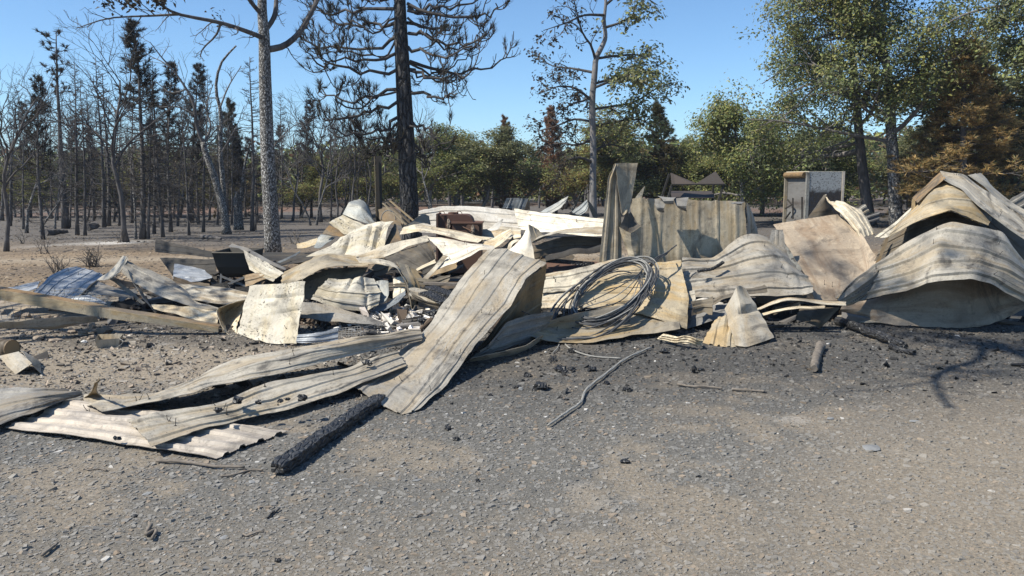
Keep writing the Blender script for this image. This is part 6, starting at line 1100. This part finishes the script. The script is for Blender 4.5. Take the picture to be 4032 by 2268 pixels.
# charred timbers and logs
def rbeam(name, a, b, w, h, seed, label, rough=.010, taper=.95):
    A, B = px(*a), px(*b); d = nrm(B - A); x = nrm(np.cross(d, [0, 0, 1])); z = np.cross(x, d); n, k = 70, 16; V = []
    for i in range(n):
        t = i / (n - 1); c = A + (B - A) * t; s = 1 - (1 - taper) * t; s *= min(1, .72 + 6 * t, .8 + 6 * (1 - t))
        for j in range(k): q = 2 * pi * j / k; cx, cz = cos(q), sin(q); e = max(abs(cx), abs(cz)) ** .8; V.append(c + x * w * .5 * s * cx / e + z * h * .5 * s * cz / e)
    V = np.array(V); V = V + rough * np.stack([noise(V * 22 + 5 * m_, seed + m_) + .6 * noise(V * 55, seed + m_ + 4) for m_ in range(3)], -1); V[:, 2] = np.maximum(V[:, 2], gz(V[:, 0], V[:, 1]) - .01)
    I = np.arange(n * k).reshape(n, k); q = np.stack([I[:-1], np.roll(I[:-1], -1, 1), np.roll(I[1:], -1, 1), I[1:]], -1).reshape(-1, 4)
    o = obj(name, mesh(name, V - A, [q, I[:1, ::-1], I[-1:]], 'char', smooth=True, sharp=35)); o.location = A; return tag(o, label, 'timber')
rbeam('charred_timber', (1090, 1846, .045), (1500, 1565, .04), .105, .07, 3, 'thick charred timber on the gravel under the leaning sheet')
log((3300, 1262, .05), (3560, 1360, .045), .048, .038, 11, 'charred_log', 'charred log slanting out from under the right heap', 'log', 'char'); log((3508, 1362, .035), (3600, 1388, .03), .033, .025, 12, 'charred_log', 'short black log end below the longer charred log', 'log', 'char'); log((3234, 1358, .04), (3207, 1453, .04), .042, .032, 13, 'charred_log', 'short brown charred log pointing at the camera on the gravel', 'log', 'stick')
log((2748, 1068, 9.15), (2848, 1032, 9.35), .016, .022, 14, 'charred_stick', 'short crusted black stick lying on the wavy grey sheet', 'stick', 'char')
for k, (a, b, rad, lab) in enumerate((((616, 1817), (962, 1842), .011, 'long curved grey stick on the gravel before the pinkish sheet'), ((869, 1873), (1036, 1850), .007, 'thin straight twig by the near end of the charred timber'), ((1051, 2039), (1102, 2000), .006, 'short black twig in the middle foreground'), ((593, 2070), (598, 2124), .010, 'short pale stick at left foreground'), ((958, 2096), (1040, 2088), .005, 'thin brown twig in the left centre foreground'),
    ((2668, 1515), (2845, 1531), .010, 'brown stick lying right of the twisted cable'), ((2881, 1534), (3010, 1543), .010, 'brown stick next right on the gravel'), ((1640, 2030), (1700, 2010), .004, 'very thin twig near the bottom centre'), ((170, 2180), (215, 2150), .008, 'dark twig at the lower left edge'), ((2570, 2080), (2640, 2130), .004, 'thin straight stem in the right centre foreground'), ((420, 1850), (330, 1835), .005, 'small twig left of the long curved stick'))):
    A, B = px(*a, .012), px(*b, .012); t = Tree(300 + k); P = crom([A, A * .66 + B * .34 + np.array([0, .05 * t.r.uniform(-1, 1), 0]), A * .33 + B * .67 + np.array([0, .05 * t.r.uniform(-1, 1), 0]), B], 20); P[:, 2] = gz(P[:, 0], P[:, 1]) + rad * 1.6
    V, G = tubes([P], [np.linspace(rad, rad * .7, 20)], 7, True); V = V + rad * .25 * np.stack([noise(V * 40 + m_, m_) for m_ in range(3)], -1); tag(obj('stick', mesh('stick', V, G, 'stick' if k != 2 else 'char', smooth=True)), lab, 'stick')
# charcoal lumps
CHK = [(936, 1583, 30), (1019, 1588, 18), (1118, 1610, 34), (1191, 1572, 24), (1130, 1574, 14), (1105, 1582, 16), (1257, 1590, 20), (1356, 1568, 12), (1310, 1590, 18), (858, 1618, 20), (462, 1729, 18), (1445, 1435, 22), (2125, 1536, 42), (2040, 1528, 20), (2470, 1540, 24), (2210, 1463, 34), (2075, 1482, 20), (2250, 1458, 20), (2330, 1460, 24), (2460, 1822, 22), (1765, 1692, 24), (1797, 1732, 18),
       (1180, 1826, 16), (1225, 1790, 14), (2615, 1390, 22), (2255, 1388, 22), (2180, 1420, 26), (2390, 1512, 18), (2760, 1460, 16), (2750, 1878, 12), (1880, 1895, 14), (530, 2035, 14), (1095, 2210, 18), (2230, 1575, 12), (3540, 1370, 20), (2955, 1300, 16), (3250, 1160, 20), (3120, 1178, 22), (1700, 1240, 30), (1660, 1270, 24), (3330, 1300, 16), (3450, 1330, 14), (1420, 1670, 14), (1060, 1695, 12), (1930, 1560, 14)]
for k, (x0, y0, s) in enumerate(CHK):
    on = y0 < 1300 or (x0 < 1460 and 1560 < y0 < 1622 and x0 < 1195)
    h = .16 if (x0, y0) in ((936, 1583), (1019, 1588), (1191, 1572), (1130, 1574), (1105, 1582), (858, 1618)) else (.25 if y0 < 1300 else .0)
    if (x0, y0) == (1445, 1435): h = .13
    if (x0, y0) == (462, 1729): h = .06
    P = px(x0, y0, h); S_ = s / FPX * P[1]; o = obj('charcoal_lump', lump((0, 0, 0), S_ * .75, 50 + k, 9, (1.15, 1, .62), .45).me('charcoal_lump', 'char')); o.location = P + np.array([0, 0, S_ * .25])
    w = 'lying on the long grey sheet' if h == .16 else 'inside the heap' if h == .25 else 'on the pale twisted sheet' if h == .13 else 'on the pinkish sheet' if h == .06 else 'on the gravel below the heap' if y0 < 1480 else 'on the open gravel' if y0 < 1640 else 'in the near foreground gravel'
    tag(o, 'black charcoal lump %s' % w, 'charcoal', 'charcoal lumps ' + w)
LMK = [('twisted cable', 2300, 1540), ('near end of the charred timber', 1108, 1832), ('far end of the charred timber', 1480, 1575), ('cable coil', 2400, 1250), ('yellow triangular sheet', 2900, 1340), ('short brown log', 3220, 1400), ('slanting charred log', 3430, 1310), ('bottom corner of the leaning sheet', 1583, 1631), ('short black foreground twig', 1075, 2020), ('pinkish corrugated sheet corner', 853, 1802), ('long grey sheet tip', 560, 1720), ('white plaster crumbs', 1560, 1270), ('pinkish plate', 3220, 1170), ('stick right of the cable', 2750, 1522), ('large slate slab', 3432, 1765), ('dark brown stone at lower left', 460, 2180), ('short pale stick', 595, 2095)]
LU = [o for o in COL.objects if o.name.startswith('charcoal_lump')]; by_landmark(LU, [(a, b) for a, b, _ in CHK], LMK, 'black charcoal lump')
# stones
STN = []
for k, (x0, y0, s, sq, mt, lab, gp) in enumerate([(65, 1253, 36, (1.1, 1, .7), 0, None, 1), (105, 1252, 30, (1, 1, .8), 0, None, 1), (148, 1258, 26, (1, 1, .7), 0, None, 1), (190, 1258, 26, (1, 1, .7), 0, None, 1), (225, 1255, 22, (1, 1, .7), 0, None, 1), (362, 1292, 30, (1, 1, .9), 0, 'reddish angular stone under the fallen channel', 0), (410, 1310, 48, (1.2, 1, .6), 0, 'large flat brown stone beside the small metal pan', 0), (285, 1312, 28, (1, 1, .6), 0, None, 2), (330, 1320, 34, (1, 1, .7), 0, None, 2), (360, 1335, 26, (1, 1, .7), 0, None, 2), (150, 1335, 34, (1.3, 1, .45), 0, 'low tan stone right of the dented can', 0), (215, 1345, 34, (1.3, 1, .45), 0, None, 2), (460, 1340, 40, (1, 1, .8), 0, 'dark stone in shade right of the large flat stone', 0), (330, 1350, 20, (1, 1, .6), 2, 'white crumbling block among the brown stones', 0),
    (3432, 1765, 62, (1.2, .9, .14), 1, 'largest flat slate slab on the right gravel', 0), (3600, 1660, 30, (1.2, .8, .2), 1, None, 3), (3270, 1650, 26, (1.2, .8, .25), 1, None, 3), (3310, 1615, 16, (.8, .8, .7), 0, None, 3), (990, 1898, 26, (1.2, .8, .2), 1, None, 3), (1090, 1904, 16, (1, 1, .4), 1, None, 3), (580, 1945, 30, (1.2, .8, .18), 1, None, 3), (880, 2118, 28, (1.3, .8, .2), 1, None, 3), (1305, 2180, 26, (1.2, .8, .18), 1, None, 3), (1450, 2240, 30, (1.3, .8, .14), 1, None, 3), (765, 1957, 18, (1.4, .8, .2), 1, None, 3), (2385, 1712, 16, (1, .8, .5), 0, None, 3), (2110, 1692, 18, (1.2, .8, .4), 0, None, 3), (2050, 1535, 22, (1, .8, .6), 1, None, 3), (460, 2180, 26, (1.1, .9, .5), 0, 'dark brown rounded stone at lower left', 0), (572, 2128, 12, (1, 1, .9), 1, None, 3), (1310, 2145, 12, (1, 1, .5), 1, None, 3), (1640, 1892, 26, (1.4, .7, .18), 1, None, 3), (2580, 1424, 9, (1, 1, .6), 2, None, 4), (2148, 1388, 9, (1, 1, .6), 2, None, 4), (1272, 1770, 11, (1.3, .8, .5), 2, None, 4), (2500, 1370, 7, (1, 1, .6), 2, None, 4)]):
    P = px(x0, y0, 0.0); S_ = s / FPX * P[1]; flat = sq[2] < .3
    o = obj('stone', lump((0, 0, 0), S_ * .62, 150 + k, 7 if not flat else 9, sq, .16 if flat else .25).me('stone', ('stone_brown', 'stone_slate', 'stone_pale')[mt])); o.location = P + np.array([0, 0, S_ * .62 * sq[2] * (.45 if not flat else .5)])
    G_ = {1: ('rounded brown stone in the row behind the fallen channel', 'row of stones at left'), 2: ('brown stone in the scatter below the fallen channel', 'scattered brown stones at left'), 3: ('loose flat stone standing out of the gravel', 'larger loose stones in the gravel'), 4: ('tiny white chip on the dark gravel', 'white chips on the gravel')}
    tag(o, lab or G_[gp][0], 'stone', None if lab else G_[gp][1]); STN.append((o, x0, y0, gp))
SM = LMK + [('dented can', 20, 1370), ('metal pan', 430, 1355), ('left end of the fallen channel', 20, 1200), ('reddish angular stone', 362, 1292)]
for gp, hd in ((1, 'rounded brown stone'), (2, 'scattered brown stone'), (3, 'loose gravel stone'), (4, 'tiny white chip')):
    L = [a for a in STN if a[3] == gp]; by_landmark([a[0] for a in L], [a[1:3] for a in L], SM, hd)
# dented can, folded scrap, pan, wire grid and mesh
r = thing('dented_can', 'brown ribbed can lying cut by the left edge', 'can', px(20, 1400, 0.0)); c0 = px(15, 1370, .075); P0, P1 = c0 + np.array([-.14, .05, 0]), c0 + np.array([.10, -.03, 0]); n = 25; rad = .085 + .004 * np.sign(np.sin(np.linspace(0, 25, n))); V = P0 + (P1 - P0) * np.linspace(0, 1, n)[:, None]
part(r, 'body', MB().tube(V, rad, 18, False), 'tanbrown', smooth=True, sharp=40, rough=.006, rs=20); part(r, 'bottom', MB().tube(np.array([P1 - (P1 - P0) * .04, P1 - (P1 - P0) * .02]), .082, 18), 'tanbrown')
sh('small folded grey sheet on bare ground at far left, left face', [[(65, 1475, .0), (35, 1445, .04), (0, 1408, .09)], [(132, 1436, .10), (105, 1412, .12), (75, 1386, .14)]], 'grey', 'soot', 0, nu=14, cat='metal scrap', name='metal_scrap')
sh('small folded grey sheet on bare ground at far left, right flap', [[(132, 1436, .10), (105, 1412, .12), (75, 1386, .14)], [(172, 1472, .0), (150, 1430, .03), (125, 1405, .05)]], 'grey', 'soot', 0, nu=14, cat='metal scrap', name='metal_scrap')
r = thing('metal_pan', 'small battered cream metal pan with a wire before the stones', 'pan', px(420, 1370, 0.0)); F = [px(385, 1372, .0), px(465, 1366, .0), px(478, 1350, .0), px(395, 1352, .0)]; T_ = [f + np.array([0, 0, .085]) + (f - np.mean(F, 0)) * .22 for f in F]
V = np.array(F + T_); q = np.array([[0, 1, 2, 3], [0, 4, 5, 1], [1, 5, 6, 2], [2, 6, 7, 3], [3, 7, 4, 0]]); part(r, 'tray', MB().add(V, [q]).add(V * 1 + np.array([0, 0, .004]), [q[:, ::-1]]), 'cream', uv=np.tile(V[:, :2], (2, 1))); part(r, 'wire', MB().tube(crom([T_[1], T_[1] + (.06, -.05, -.02), F[1] + (.02, -.06, .01), F[0] + (.1, -.06, .01)], 16), .004, 5), 'steel', smooth=True)
def grid(name, label, O, U, Vv, nu_, nv_, rad, jit, seed):
    t = Tree(seed); r = thing(name, label, 'wire mesh', O); O = np.array(O); warp = lambda a, b: O + U * a + Vv * b + jit * np.array([noise(np.array([[a * 2, b * 2, k]]), seed + k)[0] for k in range(3)])
    for i in range(nu_ + 1): part(r, 'wire', MB().tube(np.array([warp(i / nu_, j / 6) for j in range(7)]), rad, 4), 'steel')
    for j in range(nv_ + 1): part(r, 'wire', MB().tube(np.array([warp(i / 14, j / nv_) for i in range(15)]), rad, 4), 'steel')
o_, u_, v_ = px(1335, 1325, 8.15), px(1420, 1320, 8.1), px(1335, 1290, 8.2); grid('wire_grid', 'small welded wire grid standing in the dark gap behind the front sheets', o_, (u_ - o_), (v_ - o_), 7, 4, .0028, .01, 3)
o_, u_, v_ = px(1420, 1320, 8.1), px(1530, 1300, 8.4), px(1420, 1288, 8.15); grid('wire_grid', 'wire grid folded back at an angle beside the welded one', o_, (u_ - o_), (v_ - o_), 8, 4, .0028, .01, 4)
o_, u_, v_ = px(185, 1215, 8.6), px(400, 1235, 8.5), px(190, 1130, 8.7); grid('wire_fence', 'bent wire fence panel in front of the blue arched sheet', o_, (u_ - o_), (v_ - o_), 12, 6, .0028, .05, 5)
o_, u_, v_ = px(-40, 1275, 8.4), px(130, 1268, 8.4), px(-30, 1200, 8.5); grid('wire_fence', 'scrap of wire fence before the stones at the left edge', o_, (u_ - o_), (v_ - o_), 7, 4, .0028, .05, 6)
# charred boards lying in the hollows
for k, (a, b, w, h, lab) in enumerate((((1690, 1130, 9.3), (1790, 1165, 9.1), .20, .03, 'black charred board pair in the hollow left of the leaning sheet, upper'), ((1680, 1150, 9.1), (1760, 1190, 8.9), .22, .03, 'black charred board in the hollow left of the leaning sheet, lower'), ((2150, 1025, 10.0), (2340, 1040, 10.0), .05, .05, 'dark burnt pipe lying in the hollow beside the tall sheet'), ((1670, 1115, 9.5), (1800, 1120, 9.4), .08, .03, 'tan burnt board across the hollow'))):
    o = MB().bar(px(*a), px(*b), w, h).me('charred_board', 'char' if k != 3 else 'stick'); tag(obj('charred_board', o), lab, 'board')

# ---------------------------------------------------------------- thin smoke haze left in the air
hz = NT('haze_air'); hz.t.nodes.remove(hz.b); pv = hz.n('VolumePrincipled', {'Color': (0.80, 0.87, 1.0), 'Density': HAZE, 'Anisotropy': 0.3}); hz.t.links.new(pv.outputs[0], hz.t.nodes['Material Output'].inputs['Volume'])
if HAZE > 0: tag(obj('haze', MB().box((0, 0, 11), (2200, 2200, 26)).me('haze', 'haze_air')), 'thin pale smoke haze hanging in the air', 'haze', kind='stuff')
